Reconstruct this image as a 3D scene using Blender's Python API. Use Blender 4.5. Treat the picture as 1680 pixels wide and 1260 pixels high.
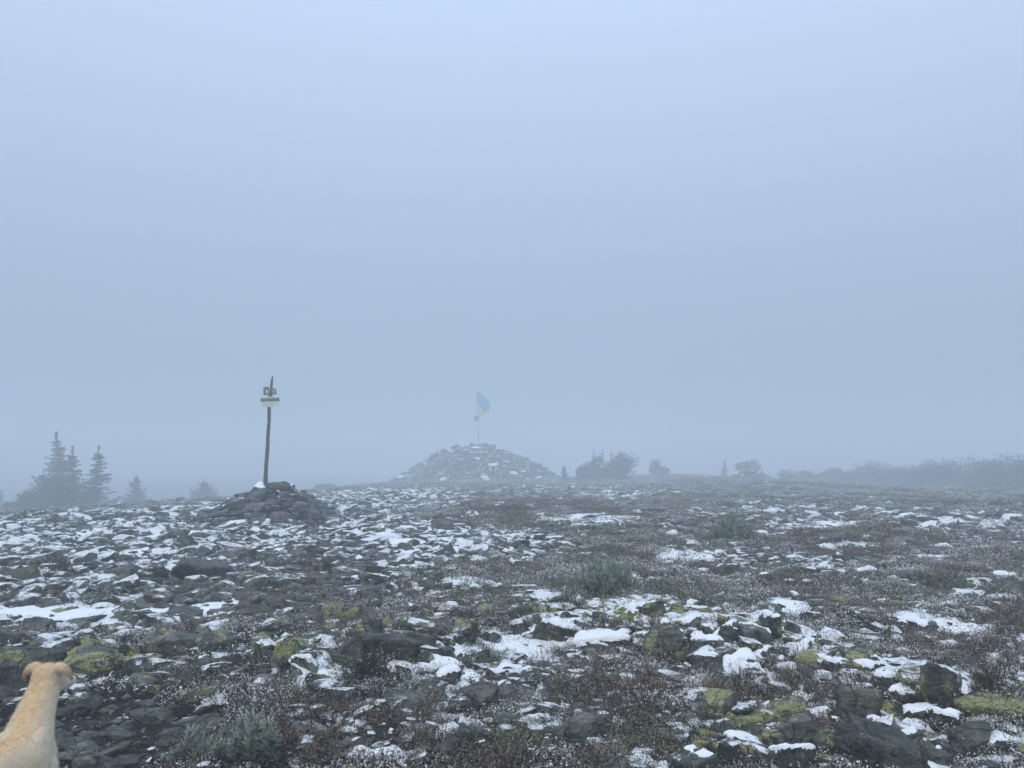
import bpy, bmesh, math, random
import numpy as np
from mathutils import Vector, Matrix, Euler

# ------------------------------------------------------------------ camera, sky, sun, exposure
for o in list(bpy.data.objects):
    bpy.data.objects.remove(o)
scene = bpy.context.scene
C = scene.collection
EYE = 1.55
F = 1260.0                      # focal length in units of the 1680 px wide picture
PITCH = math.atan(120.0 / F)
cam_d = bpy.data.cameras.new('camera')
cam_d.sensor_width = 36.0
cam_d.lens = 27.0
cam_d.clip_start = 0.05
cam_d.clip_end = 2000.0
cam = bpy.data.objects.new('camera', cam_d)
C.objects.link(cam)
cam.location = (0, 0, EYE)
cam.rotation_euler = (math.radians(90) + PITCH, 0, 0)
scene.camera = cam

SUN_EL, SUN_AZ = math.radians(48), math.radians(-150)
world = bpy.data.worlds.new('World')
scene.world = world
world.use_nodes = True
wt = world.node_tree
wt.nodes.clear()
wo = wt.nodes.new('ShaderNodeOutputWorld')
wb = wt.nodes.new('ShaderNodeBackground')
ws = wt.nodes.new('ShaderNodeTexSky')
ws.sky_type = 'NISHITA'
ws.sun_disc = False
ws.sun_elevation = SUN_EL
ws.sun_rotation = SUN_AZ
ws.dust_density = 4.0
ws.air_density = 1.0
wm = wt.nodes.new('ShaderNodeMix')          # an even cloud deck over the blue
wm.data_type = 'RGBA'
wm.inputs[0].default_value = 0.9
wm.inputs[7].default_value = (6.15, 7.75, 10.4, 1)
wt.links.new(ws.outputs[0], wm.inputs[6])
wc = wt.nodes.new('ShaderNodeTexCoord')     # an overcast sky is three times brighter overhead than at the horizon
wx = wt.nodes.new('ShaderNodeSeparateXYZ')
wt.links.new(wc.outputs['Generated'], wx.inputs[0])
wr = wt.nodes.new('ShaderNodeMapRange')
wr.inputs[1].default_value = 0.0; wr.inputs[2].default_value = 1.0
wr.inputs[3].default_value = 0.45; wr.inputs[4].default_value = 1.58
wt.links.new(wx.outputs[2], wr.inputs[0])
wv = wt.nodes.new('ShaderNodeVectorMath'); wv.operation = 'SCALE'
wt.links.new(wm.outputs[2], wv.inputs[0]); wt.links.new(wr.outputs[0], wv.inputs['Scale'])
wt.links.new(wv.outputs[0], wb.inputs[0])
wb.inputs[1].default_value = 0.1
wt.links.new(wb.outputs[0], wo.inputs[0])

sun_d = bpy.data.lights.new('sun', 'SUN')
sun_d.energy = 1.1
sun_d.angle = math.radians(40)
sun_d.color = (1.0, 0.91, 0.77)
sun = bpy.data.objects.new('sun', sun_d)
C.objects.link(sun)
sd = Vector((math.sin(SUN_AZ) * math.cos(SUN_EL), math.cos(SUN_AZ) * math.cos(SUN_EL), math.sin(SUN_EL)))
sun.rotation_euler = sd.to_track_quat('Z', 'Y').to_euler()
sun.location = sd * 60

vs = scene.view_settings
vs.view_transform = 'Standard'
vs.look = 'None'
vs.gamma = 1.0
vs.use_curve_mapping = False
vs.exposure = 0.0
cy = scene.cycles
cy.use_denoising = True
cy.max_bounces = 5
cy.diffuse_bounces = 2
cy.glossy_bounces = 1
cy.transmission_bounces = 1
cy.volume_bounces = 3
cy.use_adaptive_sampling = True
cy.adaptive_threshold = 0.02

HAZE_DENSITY = 0.0120
K = 2.3                        # how far off the fogged things stand, over a first guess

# ------------------------------------------------------------------ maths helpers
def hash3(ix, iy, iz, seed):
    with np.errstate(over='ignore'):
        h = (ix.astype(np.int64) * 374761393 + iy.astype(np.int64) * 668265263 + iz.astype(np.int64) * 1440662683 + seed * 974634777) & 0xFFFFFFFF
        h = ((h ^ (h >> 13)) * 1274126177) & 0xFFFFFFFF
        h = ((h ^ (h >> 15)) * 2246822519) & 0xFFFFFFFF
        h = h ^ (h >> 16)
    return h / 4294967296.0

def vnoise(x, y, z=None, seed=0):
    x = np.asarray(x, float); y = np.asarray(y, float)
    z = np.zeros_like(x) if z is None else np.asarray(z, float)
    ix, iy, iz = np.floor(x), np.floor(y), np.floor(z)
    fx, fy, fz = x - ix, y - iy, z - iz
    fx, fy, fz = [f * f * f * (f * (f * 6 - 15) + 10) for f in (fx, fy, fz)]
    r = 0
    for dx in (0, 1):
        for dy in (0, 1):
            for dz in (0, 1):
                w = (fx if dx else 1 - fx) * (fy if dy else 1 - fy) * (fz if dz else 1 - fz)
                r = r + w * hash3(ix + dx, iy + dy, iz + dz, seed)
    return r

def fbm(x, y, z=None, octaves=4, seed=0, gain=0.5):
    a, s, t = 1.0, 0.0, 0.0
    for k in range(octaves):
        f = 2.03 ** k
        s = s + a * vnoise(np.asarray(x) * f + 17.3 * k, np.asarray(y) * f - 9.1 * k, None if z is None else np.asarray(z) * f + 3.7 * k, seed + k)
        t += a
        a *= gain
    return s / t          # about 0..1, mean 0.5

def sstep(a, b, x):
    t = np.clip((np.asarray(x, float) - a) / (b - a), 0, 1)
    return t * t * (3 - 2 * t)

def zg0(x, y):                      # the lie of the summit without its heaps and tussocks
    x = np.asarray(x, float); y = np.asarray(y, float)
    d = np.hypot(x, y)
    z = -1.05 * np.clip((y - 20) / 62, 0, 1.1) - 1.55 * np.clip((y - 6) / 44, 0, 1) * sstep(-7, -29, x) - 1.0 * sstep(18, 42, x) * np.clip((y - 22) / 40, 0, 1)
    z = z + .5 * sstep(30, 90, y) * sstep(2, 22, x) * (1 - sstep(30, 48, x))
    crest = 68 + 30 * sstep(-28, -10, x)
    over = np.maximum(d - crest, 0)
    z = z - np.minimum(0.005 * over ** 2, 0.12 * over) * (over > 0)
    z = np.maximum(z, -6.0 + 0.5 * vnoise(x * .05, y * .05))
    damp = sstep(0.5, 3.0, d)
    z = z + damp * (0.14 * (fbm(x * .33 + 5, y * .33, octaves=2, seed=11) - .5) + 0.17 * (fbm(x * 1.1, y * 1.1 + 3, octaves=2, seed=23) - .5))
    return z

_T = np.geomspace(1.2, 150, 2500)
def sight(u, v, ground):            # where the line of sight through a picture point meets the ground
    cx, cz = (u - 840) / F, -(v - 630) / F
    cp, sp = math.cos(PITCH), math.sin(PITCH)
    r = np.array([cx, cp - cz * sp, sp + cz * cp])
    x, y, z = r[0] * _T, r[1] * _T, EYE + r[2] * _T
    g = ground(x, y)
    k = int(np.argmax(z < g)) if (z < g).any() else int(np.argmin(z - g))
    return float(x[k]), float(y[k]), float(g[k])

class Blob:                         # a patch on the ground, world coordinates
    def __init__(s, u, v, ru, rv, w=1.0):
        s.x, s.y, _ = sight(u, v, zg0)
        s.rx = ru * s.y / F
        s.ry = min(max(.5 * (sight(u, max(v - rv, 790), zg0)[1] - sight(u, v + rv, zg0)[1]), .12), .45 * s.y)
        s.w = w
    def __call__(s, x, y):
        q = ((x - s.x) / s.rx) ** 2 + ((y - s.y) / s.ry) ** 2
        return s.w * np.exp(-q * q * 0.7)

def blobs(lst):
    bs = [Blob(*b) for b in lst]
    def f(x, y):
        r = np.zeros_like(np.asarray(x, float))
        for b in bs:
            r = np.maximum(r, b(x, y))
        return r
    return f

z_scree = blobs([(230, 850, 330, 42), (90, 905, 230, 55), (480, 885, 230, 45), (720, 890, 170, 25), (620, 815, 160, 22), (300, 960, 250, 30),
                 (900, 800, 160, 14, .7), (1200, 845, 200, 14, .6), (1450, 850, 160, 16, .6), (1240, 925, 110, 22, .7), (640, 920, 120, 25)])
z_dark = blobs([(430, 975, 190, 45), (560, 1005, 90, 45), (520, 930, 120, 25)])
z_bank = blobs([(930, 1035, 85, 24), (1060, 1035, 110, 32), (1170, 1060, 100, 42), (1290, 1095, 120, 32), (1420, 1125, 110, 26), (1500, 1170, 100, 22)])
z_crop = blobs([(640, 1070, 85, 38), (150, 1090, 170, 32), (330, 1062, 110, 26), (480, 1095, 70, 22), (750, 1030, 60, 30), (880, 1010, 50, 25)])
z_heap = blobs([(1250, 1215, 130, 45), (1400, 1225, 130, 45), (1580, 1195, 120, 40)])
z_path = blobs([(225, 1210, 120, 45), (140, 1275, 90, 50), (330, 1165, 80, 16), (190, 1165, 100, 26), (110, 1200, 60, 45), (60, 1165, 60, 20)])
z_snow = blobs([(140, 1012, 120, 20), (245, 1035, 75, 16), (330, 1000, 90, 9), (425, 1030, 50, 7), (185, 940, 45, 8), (350, 1018, 60, 10),
                (790, 958, 62, 7), (1031, 949, 13, 11), (950, 848, 75, 9), (1010, 815, 60, 5), (1140, 912, 60, 9), (1410, 899, 75, 5),
                (735, 1165, 42, 26), (515, 1108, 55, 15), (850, 1066, 70, 16), (640, 1238, 65, 14), (1475, 1014, 32, 7), (1585, 1030, 55, 9),
                (1655, 1060, 45, 14), (1230, 843, 45, 5), (1340, 862, 80, 6), (1600, 858, 70, 5), (690, 905, 70, 8), (560, 905, 60, 8),
                (250, 880, 160, 10), (80, 880, 90, 8), (1660, 985, 40, 5), (1510, 1145, 25, 8), (1180, 1110, 50, 14), (1660, 1140, 40, 14), (1300, 1075, 60, 18), (1060, 1030, 60, 14), (880, 1225, 60, 18, .8),
                (430, 1105, 60, 8, .8), (700, 885, 120, 9), (600, 870, 90, 7), (320, 818, 90, 4), (1500, 868, 60, 5), (1190, 955, 70, 8, .8)])

def zg(x, y, fine=True):
    x = np.asarray(x, float); y = np.asarray(y, float)
    z = zg0(x, y)
    damp = sstep(0.5, 3.0, np.hypot(x, y))
    z = z + 0.16 * z_bank(x, y) + 0.12 * z_crop(x, y) + 0.08 * z_heap(x, y) - 0.06 * z_path(x, y)
    if fine:
        z = z + damp * (0.105 * (fbm(x * 4.0, y * 4.0, octaves=3, seed=37) - .5)) * (1 - .5 * z_path(x, y))
    return z

def snow_t(x, y):                   # snow depth above the soil; below zero there is none
    n = fbm(x * 1.5, y * 3.2, octaves=4, seed=71)
    n2 = fbm(x * .5, y * .8, octaves=2, seed=77)
    n3 = fbm(x * 5, y * 7, octaves=2, seed=79)
    base = -0.26 + 0.46 * z_scree(x, y) * (1 - .95 * z_dark(x, y)) + 0.10 * sstep(6, 16, y) + 0.14 * sstep(1, 8, x) * sstep(6, 14, y) + .20 * z_bank(x, y) - .2 * z_crop(x, y)
    zs = z_snow(x, y)
    n4 = fbm(x * 11, y * 15, octaves=2, seed=83)
    t = 0.13 * (base + .82 * zs + 1.7 * (n - .5) + .8 * (n2 - .5) + 1.2 * (n3 - .5) + 1.4 * (n4 - .5) - .05) - 0.2 * z_path(x, y) * (zs < .3)
    return np.where(t > 0, 0.042 * (1 - np.exp(-t / 0.05)), np.maximum(t, -0.08))

def P(u, v):
    return sight(u, v, lambda x, y: zg(x, y, False))

def at(u, y):                       # a spot on the ground at depth y under column u
    x = (u - 840) / F * y
    return float(x), float(y), float(zg(x, y, False))

# ------------------------------------------------------------------ mesh helpers
def mesh_np(name, V, faces, cols=None, smooth=False):
    """faces: (M,3) or (M,4) int array"""
    V = np.asarray(V, np.float32); faces = np.asarray(faces, np.int32)
    me = bpy.data.meshes.new(name)
    me.vertices.add(len(V)); me.vertices.foreach_set('co', V.ravel())
    k = faces.shape[1]
    me.loops.add(faces.size); me.loops.foreach_set('vertex_index', faces.ravel())
    me.polygons.add(len(faces))
    me.polygons.foreach_set('loop_start', np.arange(len(faces), dtype=np.int32) * k)
    me.polygons.foreach_set('use_smooth', np.full(len(faces), smooth, bool))
    me.update(calc_edges=True)
    me.validate()
    if cols is not None:
        a = me.color_attributes.new('col', 'FLOAT_COLOR', 'POINT')
        c4 = np.ones((len(V), 4), np.float32); c4[:, :3] = cols
        a.data.foreach_set('color', c4.ravel())
    return me

def link(name, me, mat=None, parent=None, loc=None):
    o = bpy.data.objects.new(name, me)
    C.objects.link(o)
    if mat is not None and me is not None and not me.materials:
        me.materials.append(mat)
    if parent is not None:
        o.parent = parent
    if loc is not None:
        o.location = loc
    return o

def tag(o, label=None, cat=None, group=None, kind=None):
    if label: o['label'] = label
    if cat: o['category'] = cat
    if group: o['group'] = group
    if kind: o['kind'] = kind
    return o

def empty(name, loc, rz=0.0):
    o = bpy.data.objects.new(name, None)
    C.objects.link(o)
    o.empty_display_size = 0.1
    o.location = loc
    o.rotation_euler = (0, 0, rz)
    return o

_ico = {}
def ico(s):
    if s not in _ico:
        bm = bmesh.new()
        bmesh.ops.create_icosphere(bm, subdivisions=s, radius=1.0)
        bm.verts.ensure_lookup_table()
        V = np.array([v.co[:] for v in bm.verts]); V /= np.linalg.norm(V, axis=1)[:, None]
        Fc = np.array([[v.index for v in f.verts] for f in bm.faces])
        bm.free()
        _ico[s] = (V, Fc)
    return _ico[s]

def vnormals(V, Fc):
    n = np.cross(V[Fc[:, 1]] - V[Fc[:, 0]], V[Fc[:, 2]] - V[Fc[:, 0]])
    N = np.zeros_like(V)
    for k in range(3):
        np.add.at(N, Fc[:, k], n)
    return N / np.maximum(np.linalg.norm(N, axis=1), 1e-12)[:, None]

def rot_xyz(rx, ry, rz):
    return np.array(Euler((rx, ry, rz)).to_matrix())

def rock_np(rng, dims, sub=3, planes=12, sharp=18, tilt=0.15, rough=0.05, blocky=0.6):
    D, Fc = ico(sub)
    nrm = []
    for ax in range(3):
        for s in (-1, 1):
            n = np.zeros(3); n[ax] = s
            n = n + rng.normal(0, .22, 3); nrm.append((n / np.linalg.norm(n), rng.uniform(.72, 1.0)))
    for k in range(planes):
        n = rng.normal(0, 1, 3); n /= np.linalg.norm(n)
        nrm.append((n, rng.uniform(.8 if rng.random() < blocky else .68, 1.15)))
    A = np.array([n for n, d in nrm]); dd = np.array([d for n, d in nrm])
    sharp = sharp * 2.2
    q = np.maximum(D @ A.T, 0) / dd
    r = (q ** sharp).sum(1) ** (-1.0 / sharp)
    V = D * r[:, None]
    o = rng.uniform(-50, 50, 3)
    f = 2.3
    nn = fbm(V[:, 0] * f + o[0], V[:, 1] * f + o[1], V[:, 2] * f * 1.6 + o[2], octaves=3, seed=5)
    nn = nn + .35 * (np.abs(fbm(V[:, 0] * 6 + o[1], V[:, 1] * 6 + o[2], V[:, 2] * 9 + o[0], octaves=2, seed=6) - .5) - .12)
    V = V * (1 + rough * 4 * (nn - .5))[:, None]
    if sub >= 3:
        rg_ = 1 - 2 * np.abs(vnoise(V[:, 0] * 5 + o[0], V[:, 1] * 5 + o[2], V[:, 2] * 7 + o[1], seed=31) - .5)
        V = V * (1 + .05 * (rg_ - .6) * (rg_ < .95) + .022 * (fbm(V[:, 0] * 14, V[:, 1] * 14 + o[1], V[:, 2] * 20, octaves=2, seed=33) - .5))[:, None]
    V = V - (V.max(0) + V.min(0)) / 2
    V = V / (V.max(0) - V.min(0)) * np.asarray(dims)
    V = V @ rot_xyz(rng.normal(0, tilt), rng.normal(0, tilt), rng.uniform(-.35, .35)).T
    return V, Fc

def cap_np(V, Fc, rng, thick, cover=1.0, lo=.5, hi=.8):
    """a snow cap that lies on the upward faces of a rock"""
    N = vnormals(V, Fc)
    s = max(V[:, 0].max() - V[:, 0].min(), .05)
    o = rng.uniform(-50, 50, 2)
    n = fbm(V[:, 0] / s * 3 + o[0], V[:, 1] / s * 3 + o[1], octaves=3, seed=9)
    zr = (V[:, 2] - V[:, 2].min()) / max(V[:, 2].max() - V[:, 2].min(), 1e-6)
    w = sstep(lo, hi, N[:, 2] + 1.1 * (n - .5) - (1 - cover) * .55) * sstep(.2, .45, zr)
    E = np.vstack([Fc[:, [0, 1]], Fc[:, [1, 2]], Fc[:, [2, 0]]])
    for it in range(2):
        acc = np.zeros(len(V)); cnt = np.zeros(len(V))
        np.add.at(acc, E[:, 0], w[E[:, 1]]); np.add.at(cnt, E[:, 0], 1)
        w = .4 * w + .6 * acc / np.maximum(cnt, 1)
    keep = (w[Fc] > .12).all(1)
    if keep.sum() < 4:
        return None
    f2 = Fc[keep]
    lab_ = np.arange(len(V))                   # one coherent cap: keep the largest connected piece
    for it in range(60):
        mn = lab_[f2].min(1)
        new = lab_.copy()
        for k in range(3): np.minimum.at(new, f2[:, k], mn)
        new = new[new]
        if (new == lab_).all(): break
        lab_ = new
    ls, cn = np.unique(lab_[f2[:, 0]], return_counts=True)
    f2 = f2[lab_[f2[:, 0]] == ls[np.argmax(cn)]]
    ids = np.unique(f2)
    mp = -np.ones(len(V), int); mp[ids] = np.arange(len(ids))
    W = V[ids].copy()
    ww = w[ids]
    W[:, 2] += thick * np.clip(ww * 1.25 - .28, -.25, 1)
    W[:, 2] += thick * .9 * ww * (fbm(W[:, 0] * 16 + o[0], W[:, 1] * 16 + o[1], octaves=3, seed=19) - .5)
    W += N[ids] * (.15 * thick * ww[:, None])
    return W, mp[f2]

# ------------------------------------------------------------------ materials
class NT:
    def __init__(s, name):
        s.m = bpy.data.materials.new(name); s.m.use_nodes = True
        s.t = s.m.node_tree; s.t.nodes.clear()
        s.out = s.t.nodes.new('ShaderNodeOutputMaterial')
        s.b = s.t.nodes.new('ShaderNodeBsdfPrincipled')
        s.t.links.new(s.b.outputs[0], s.out.inputs[0])
        s.b.inputs['Roughness'].default_value = .8
        s.b.inputs['Specular IOR Level'].default_value = .3
    def n(s, typ, **kw):
        nd = s.t.nodes.new(typ)
        for k, v in kw.items(): setattr(nd, k, v)
        return nd
    def L(s, a, b): s.t.links.new(a, b)
    def put(s, sock, v):
        if isinstance(v, bpy.types.NodeSocket): s.L(v, sock)
        else: sock.default_value = v
    def noise(s, vec, scale, detail=4, rough=.55, dist=0.0):
        nd = s.n('ShaderNodeTexNoise'); s.L(vec, nd.inputs['Vector'])
        nd.inputs['Scale'].default_value = scale; nd.inputs['Detail'].default_value = detail
        nd.inputs['Roughness'].default_value = rough; nd.inputs['Distortion'].default_value = dist
        return nd.outputs[0]
    def math(s, op, a, b=0.0, clamp=False):
        nd = s.n('ShaderNodeMath', operation=op, use_clamp=clamp)
        s.put(nd.inputs[0], a); s.put(nd.inputs[1], b)
        return nd.outputs[0]
    def step(s, v, a, b):
        nd = s.n('ShaderNodeMapRange', interpolation_type='SMOOTHSTEP')
        s.put(nd.inputs[0], v); s.put(nd.inputs[1], a); s.put(nd.inputs[2], b)
        return nd.outputs[0]
    def mix(s, f, a, b):
        nd = s.n('ShaderNodeMix', data_type='RGBA')
        s.put(nd.inputs[0], f)
        for k, v in ((6, a), (7, b)):
            if isinstance(v, bpy.types.NodeSocket): s.L(v, nd.inputs[k])
            else: nd.inputs[k].default_value = (*v, 1)
        return nd.outputs[2]
    def bump(s, h, strength, dist):
        nd = s.n('ShaderNodeBump'); nd.inputs['Strength'].default_value = strength
        nd.inputs['Distance'].default_value = dist; s.L(h, nd.inputs['Height'])
        s.L(nd.outputs[0], s.b.inputs['Normal'])
    def color(s, c): s.put(s.b.inputs['Base Color'], c if isinstance(c, bpy.types.NodeSocket) else (*c, 1))

SNOW = (.83, .84, .84)

def rock_material(name, instanced):
    m = NT(name)
    geo = m.n('ShaderNodeNewGeometry')
    pos, nor = geo.outputs['Position'], geo.outputs['Normal']
    if instanced:
        def at_(n):
            a = m.n('ShaderNodeAttribute', attribute_type='INSTANCER', attribute_name=n); return a.outputs['Fac']
        tint, lich, snow = at_('tint'), at_('lichen'), at_('snowy')
    else:
        oi = m.n('ShaderNodeObjectInfo')
        sp = m.n('ShaderNodeSeparateColor'); m.L(oi.outputs['Color'], sp.inputs[0])
        tint, lich, snow = sp.outputs[0], sp.outputs[1], sp.outputs[2]
    big = m.noise(pos, 2.2, 4)
    mid = m.noise(pos, 9, 6, .65)
    fine = m.noise(pos, 55, 6, .7)
    strk = m.n('ShaderNodeMapping'); m.L(pos, strk.inputs[0]); strk.inputs['Scale'].default_value = (3, 4, 26); strk.inputs['Rotation'].default_value = (.5, .35, 0)
    lay = m.noise(strk.outputs[0], 1.6, 5, .6)
    grey = m.mix(m.step(mid, .3, .72), (.032, .034, .029), (.190, .190, .165))
    green = m.mix(m.step(mid, .3, .72), (.028, .034, .025), (.158, .172, .125))
    purp = m.mix(m.step(mid, .3, .72), (.040, .034, .031), (.185, .162, .148))
    c = m.mix(m.step(tint, 0.0, .5), green, grey)
    c = m.mix(m.step(tint, .5, 1.0), c, purp)
    c = m.mix(m.math('MULTIPLY', m.step(lay, .55, .7), .6), c, (.018, .019, .020))
    c = m.mix(m.math('MULTIPLY', m.step(big, .54, .64), .4), c, m.mix(mid, (.09, .092, .078), (.26, .26, .225)))
    vo = m.n('ShaderNodeTexVoronoi', feature='DISTANCE_TO_EDGE'); vo.inputs['Scale'].default_value = 5.0
    wv = m.n('ShaderNodeVectorMath', operation='ADD'); m.L(pos, wv.inputs[0])
    nv = m.n('ShaderNodeTexNoise'); m.L(pos, nv.inputs['Vector']); nv.inputs['Scale'].default_value = 4; nv.inputs['Detail'].default_value = 5
    sc_ = m.n('ShaderNodeVectorMath', operation='SCALE'); m.L(nv.outputs['Color'], sc_.inputs[0]); sc_.inputs['Scale'].default_value = .35
    m.L(sc_.outputs[0], wv.inputs[1]); m.L(wv.outputs[0], vo.inputs['Vector'])
    crack = m.step(vo.outputs['Distance'], .035, .0)
    c = m.mix(m.math('MULTIPLY', crack, .45), c, (.010, .010, .010))
    c = m.mix(m.math('MULTIPLY', m.step(fine, .52, .72), .5), c, (.27, .27, .23))
    rnd = m.n('ShaderNodeObjectInfo').outputs['Random']
    hsv = m.n('ShaderNodeHueSaturation'); m.L(c, hsv.inputs['Color']); m.L(m.math('ADD', .46, m.math('MULTIPLY', rnd, .75)), hsv.inputs['Value']); c = hsv.outputs[0]
    # pale crust lichen
    pale = m.step(m.noise(pos, 14, 5, .7), .58, .66)
    c = m.mix(m.math('MULTIPLY', pale, .65), c, (.24, .255, .17))
    # yellow-green map lichen
    lf = m.noise(pos, 5.0, 7, .62, .6)
    lf2 = m.math('ADD', lf, m.math('ADD', m.math('MULTIPLY', m.math('SUBTRACT', fine, .5), .34), m.math('MULTIPLY', m.math('SUBTRACT', mid, .5), .25)))
    thr = m.math('SUBTRACT', .715, m.math('MULTIPLY', lich, .31))
    lm = m.step(m.math('SUBTRACT', lf2, thr), -.012, .018)
    lcol = m.mix(m.step(fine, .35, .65), (.18, .19, .08), (.40, .39, .17))
    c = m.mix(m.math('MULTIPLY', lm, .93), c, lcol)
    # snow that has settled on the upward faces
    sx = m.n('ShaderNodeSeparateXYZ'); m.L(nor, sx.inputs[0])
    up = m.math('ADD', sx.outputs[2], m.math('MULTIPLY', m.math('SUBTRACT', m.noise(pos, 7, 5, .65), .5), 1.3))
    up = m.math('ADD', up, m.math('MULTIPLY', m.math('SUBTRACT', fine, .5), .35))
    sthr = m.math('SUBTRACT', 1.52, m.math('MULTIPLY', snow, .95))
    sm = m.step(m.math('SUBTRACT', up, sthr), -.03, .09)
    c = m.mix(sm, c, SNOW)
    m.color(c)
    m.put(m.b.inputs['Roughness'], m.math('ADD', m.math('ADD', .36, m.math('MULTIPLY', mid, .3)), m.math('MULTIPLY', sm, .3)))
    h = m.math('ADD', m.math('MULTIPLY', mid, .6), m.math('MULTIPLY', fine, .25))
    h = m.math('ADD', h, m.math('MULTIPLY', lay, .5))
    h = m.math('ADD', h, m.math('MULTIPLY', sm, .2))
    h = m.math('SUBTRACT', h, m.math('MULTIPLY', crack, .3))
    m.b.inputs['Specular IOR Level'].default_value = .2
    m.bump(h, 1.0, .05)
    return m.m

def snow_material():
    m = NT('snow')
    geo = m.n('ShaderNodeNewGeometry'); pos = geo.outputs['Position']
    a, b = m.noise(pos, 6, 5), m.noise(pos, 60, 4, .7)
    c = m.mix(m.step(b, .3, .7), (.76, .78, .79), (.88, .885, .885))
    speck = m.step(m.noise(pos, 38, 3, .6), .70, .75)
    c = m.mix(m.math('MULTIPLY', speck, .55), c, (.16, .13, .10))
    m.color(c)
    m.b.inputs['Roughness'].default_value = .7
    m.bump(m.math('ADD', m.math('MULTIPLY', a, .8), m.math('MULTIPLY', b, .3)), .5, .02)
    return m.m

def ground_material():
    m = NT('peat_ground')
    geo = m.n('ShaderNodeNewGeometry'); pos = geo.outputs['Position']
    big, mid, fine = m.noise(pos, .9, 4), m.noise(pos, 7, 6, .65), m.noise(pos, 45, 6, .7)
    c = m.mix(m.step(mid, .3, .7), (.008, .007, .006), (.045, .036, .030))
    c = m.mix(m.math('MULTIPLY', m.step(big, .5, .65), .7), c, (.045, .040, .028))
    c = m.mix(m.math('MULTIPLY', m.step(fine, .56, .7), .5), c, (.11, .097, .085))
    fr = m.math('ADD', m.noise(pos, 26, 5, .7), m.math('MULTIPLY', m.math('SUBTRACT', mid, .5), .5))
    c = m.mix(m.math('MULTIPLY', m.step(fr, .62, .68), .75), c, SNOW)
    m.color(c)
    m.b.inputs['Specular IOR Level'].default_value = .05
    m.bump(m.math('ADD', mid, m.math('MULTIPLY', fine, .4)), .8, .04)
    return m.m

def col_material(name, rough=.8, var=.35, noise_scale=None, subsurf=False):
    m = NT(name)
    a = m.n('ShaderNodeAttribute', attribute_name='col')
    oi = m.n('ShaderNodeObjectInfo')
    hs = m.n('ShaderNodeHueSaturation')
    m.L(a.outputs['Color'], hs.inputs['Color'])
    v = m.math('ADD', 1 - var / 2, m.math('MULTIPLY', oi.outputs['Random'], var))
    if noise_scale:
        geo = m.n('ShaderNodeNewGeometry')
        v = m.math('MULTIPLY', v, m.math('ADD', .7, m.math('MULTIPLY', m.noise(geo.outputs['Position'], noise_scale, 5, .7), .6)))
    m.L(v, hs.inputs['Value'])
    m.color(hs.outputs[0])
    m.b.inputs['Roughness'].default_value = rough
    m.b.inputs['Specular IOR Level'].default_value = .04
    return m.m

def plain_material(name, c1, c2, scale=12, rough=.7, stretch=(1, 1, 1), metal=0, bump=.2):
    m = NT(name)
    tc = m.n('ShaderNodeTexCoord')
    mp = m.n('ShaderNodeMapping'); m.L(tc.outputs['Object'], mp.inputs[0]); mp.inputs['Scale'].default_value = stretch
    n = m.noise(mp.outputs[0], scale, 6, .65)
    m.color(m.mix(m.step(n, .3, .7), c1, c2))
    m.b.inputs['Roughness'].default_value = rough
    m.b.inputs['Metallic'].default_value = metal
    m.bump(n, bump, .01)
    return m.m

M_rock = rock_material('rock', False)
M_rocki = rock_material('loose_stone', True)
M_snow = snow_material()
M_ground = ground_material()
M_veg = col_material('heath_leaf', .75, .5)
M_needle = col_material('needle', .65, .25)
M_bark = plain_material('bark', (.035, .028, .024), (.10, .085, .075), 20, .9, (1, 1, .2), bump=.5)
M_wood = plain_material('weathered_wood', (.055, .050, .047), (.15, .135, .125), 14, .85, (6, 6, .5), bump=.5)

# ------------------------------------------------------------------ ground and snow
def polar_grid():
    th = list(np.radians(np.arange(-52, 52.01, .23)))
    th += list(np.radians(np.arange(56, 308, 4.0)))
    th = np.array(th)
    rr = np.concatenate([[0.02, .4, .8, 1.2, 1.5, 1.75], np.geomspace(1.95, 112, 410), np.geomspace(118, 430, 18)])
    R, T = np.meshgrid(rr, th, indexing='ij')
    return (R * np.sin(T)), (R * np.cos(T))

GX, GY = polar_grid()
nr, nt = GX.shape
GZ = zg(GX, GY)
V = np.stack([GX, GY, GZ], -1).reshape(-1, 3)
i, j = np.meshgrid(np.arange(nr - 1), np.arange(nt), indexing='ij')
j2 = (j + 1) % nt
GF = np.stack([i * nt + j, i * nt + j2, (i + 1) * nt + j2, (i + 1) * nt + j], -1).reshape(-1, 4)[:, ::-1]
tag(link('ground', mesh_np('ground', V, GF, smooth=True), M_ground), kind='structure')

ST = snow_t(GX, GY)
ST = np.where(np.hypot(GX, GY) > 110, -.05, ST)
SZ = zg(GX, GY, False) * .6 + GZ * .4 + ST
SV = np.stack([GX, GY, SZ], -1).reshape(-1, 3)
keep = (SZ.reshape(-1)[GF] > GZ.reshape(-1)[GF] - .012).any(1) & (ST.reshape(-1)[GF] > -.005).any(1)
sf = GF[keep]
ids = np.unique(sf); mp = -np.ones(len(SV), int); mp[ids] = np.arange(len(ids))
tag(link('snow', mesh_np('snow', SV[ids], mp[sf], smooth=True), M_snow), 'thin white snow lying in drifts and hollows between the stones', 'snow', kind='stuff')

def top(x, y):
    return np.maximum(zg(x, y), np.where(snow_t(x, y) > 0, zg(x, y, False) * .55 + zg(x, y) * .45 + snow_t(x, y), -99))

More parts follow.
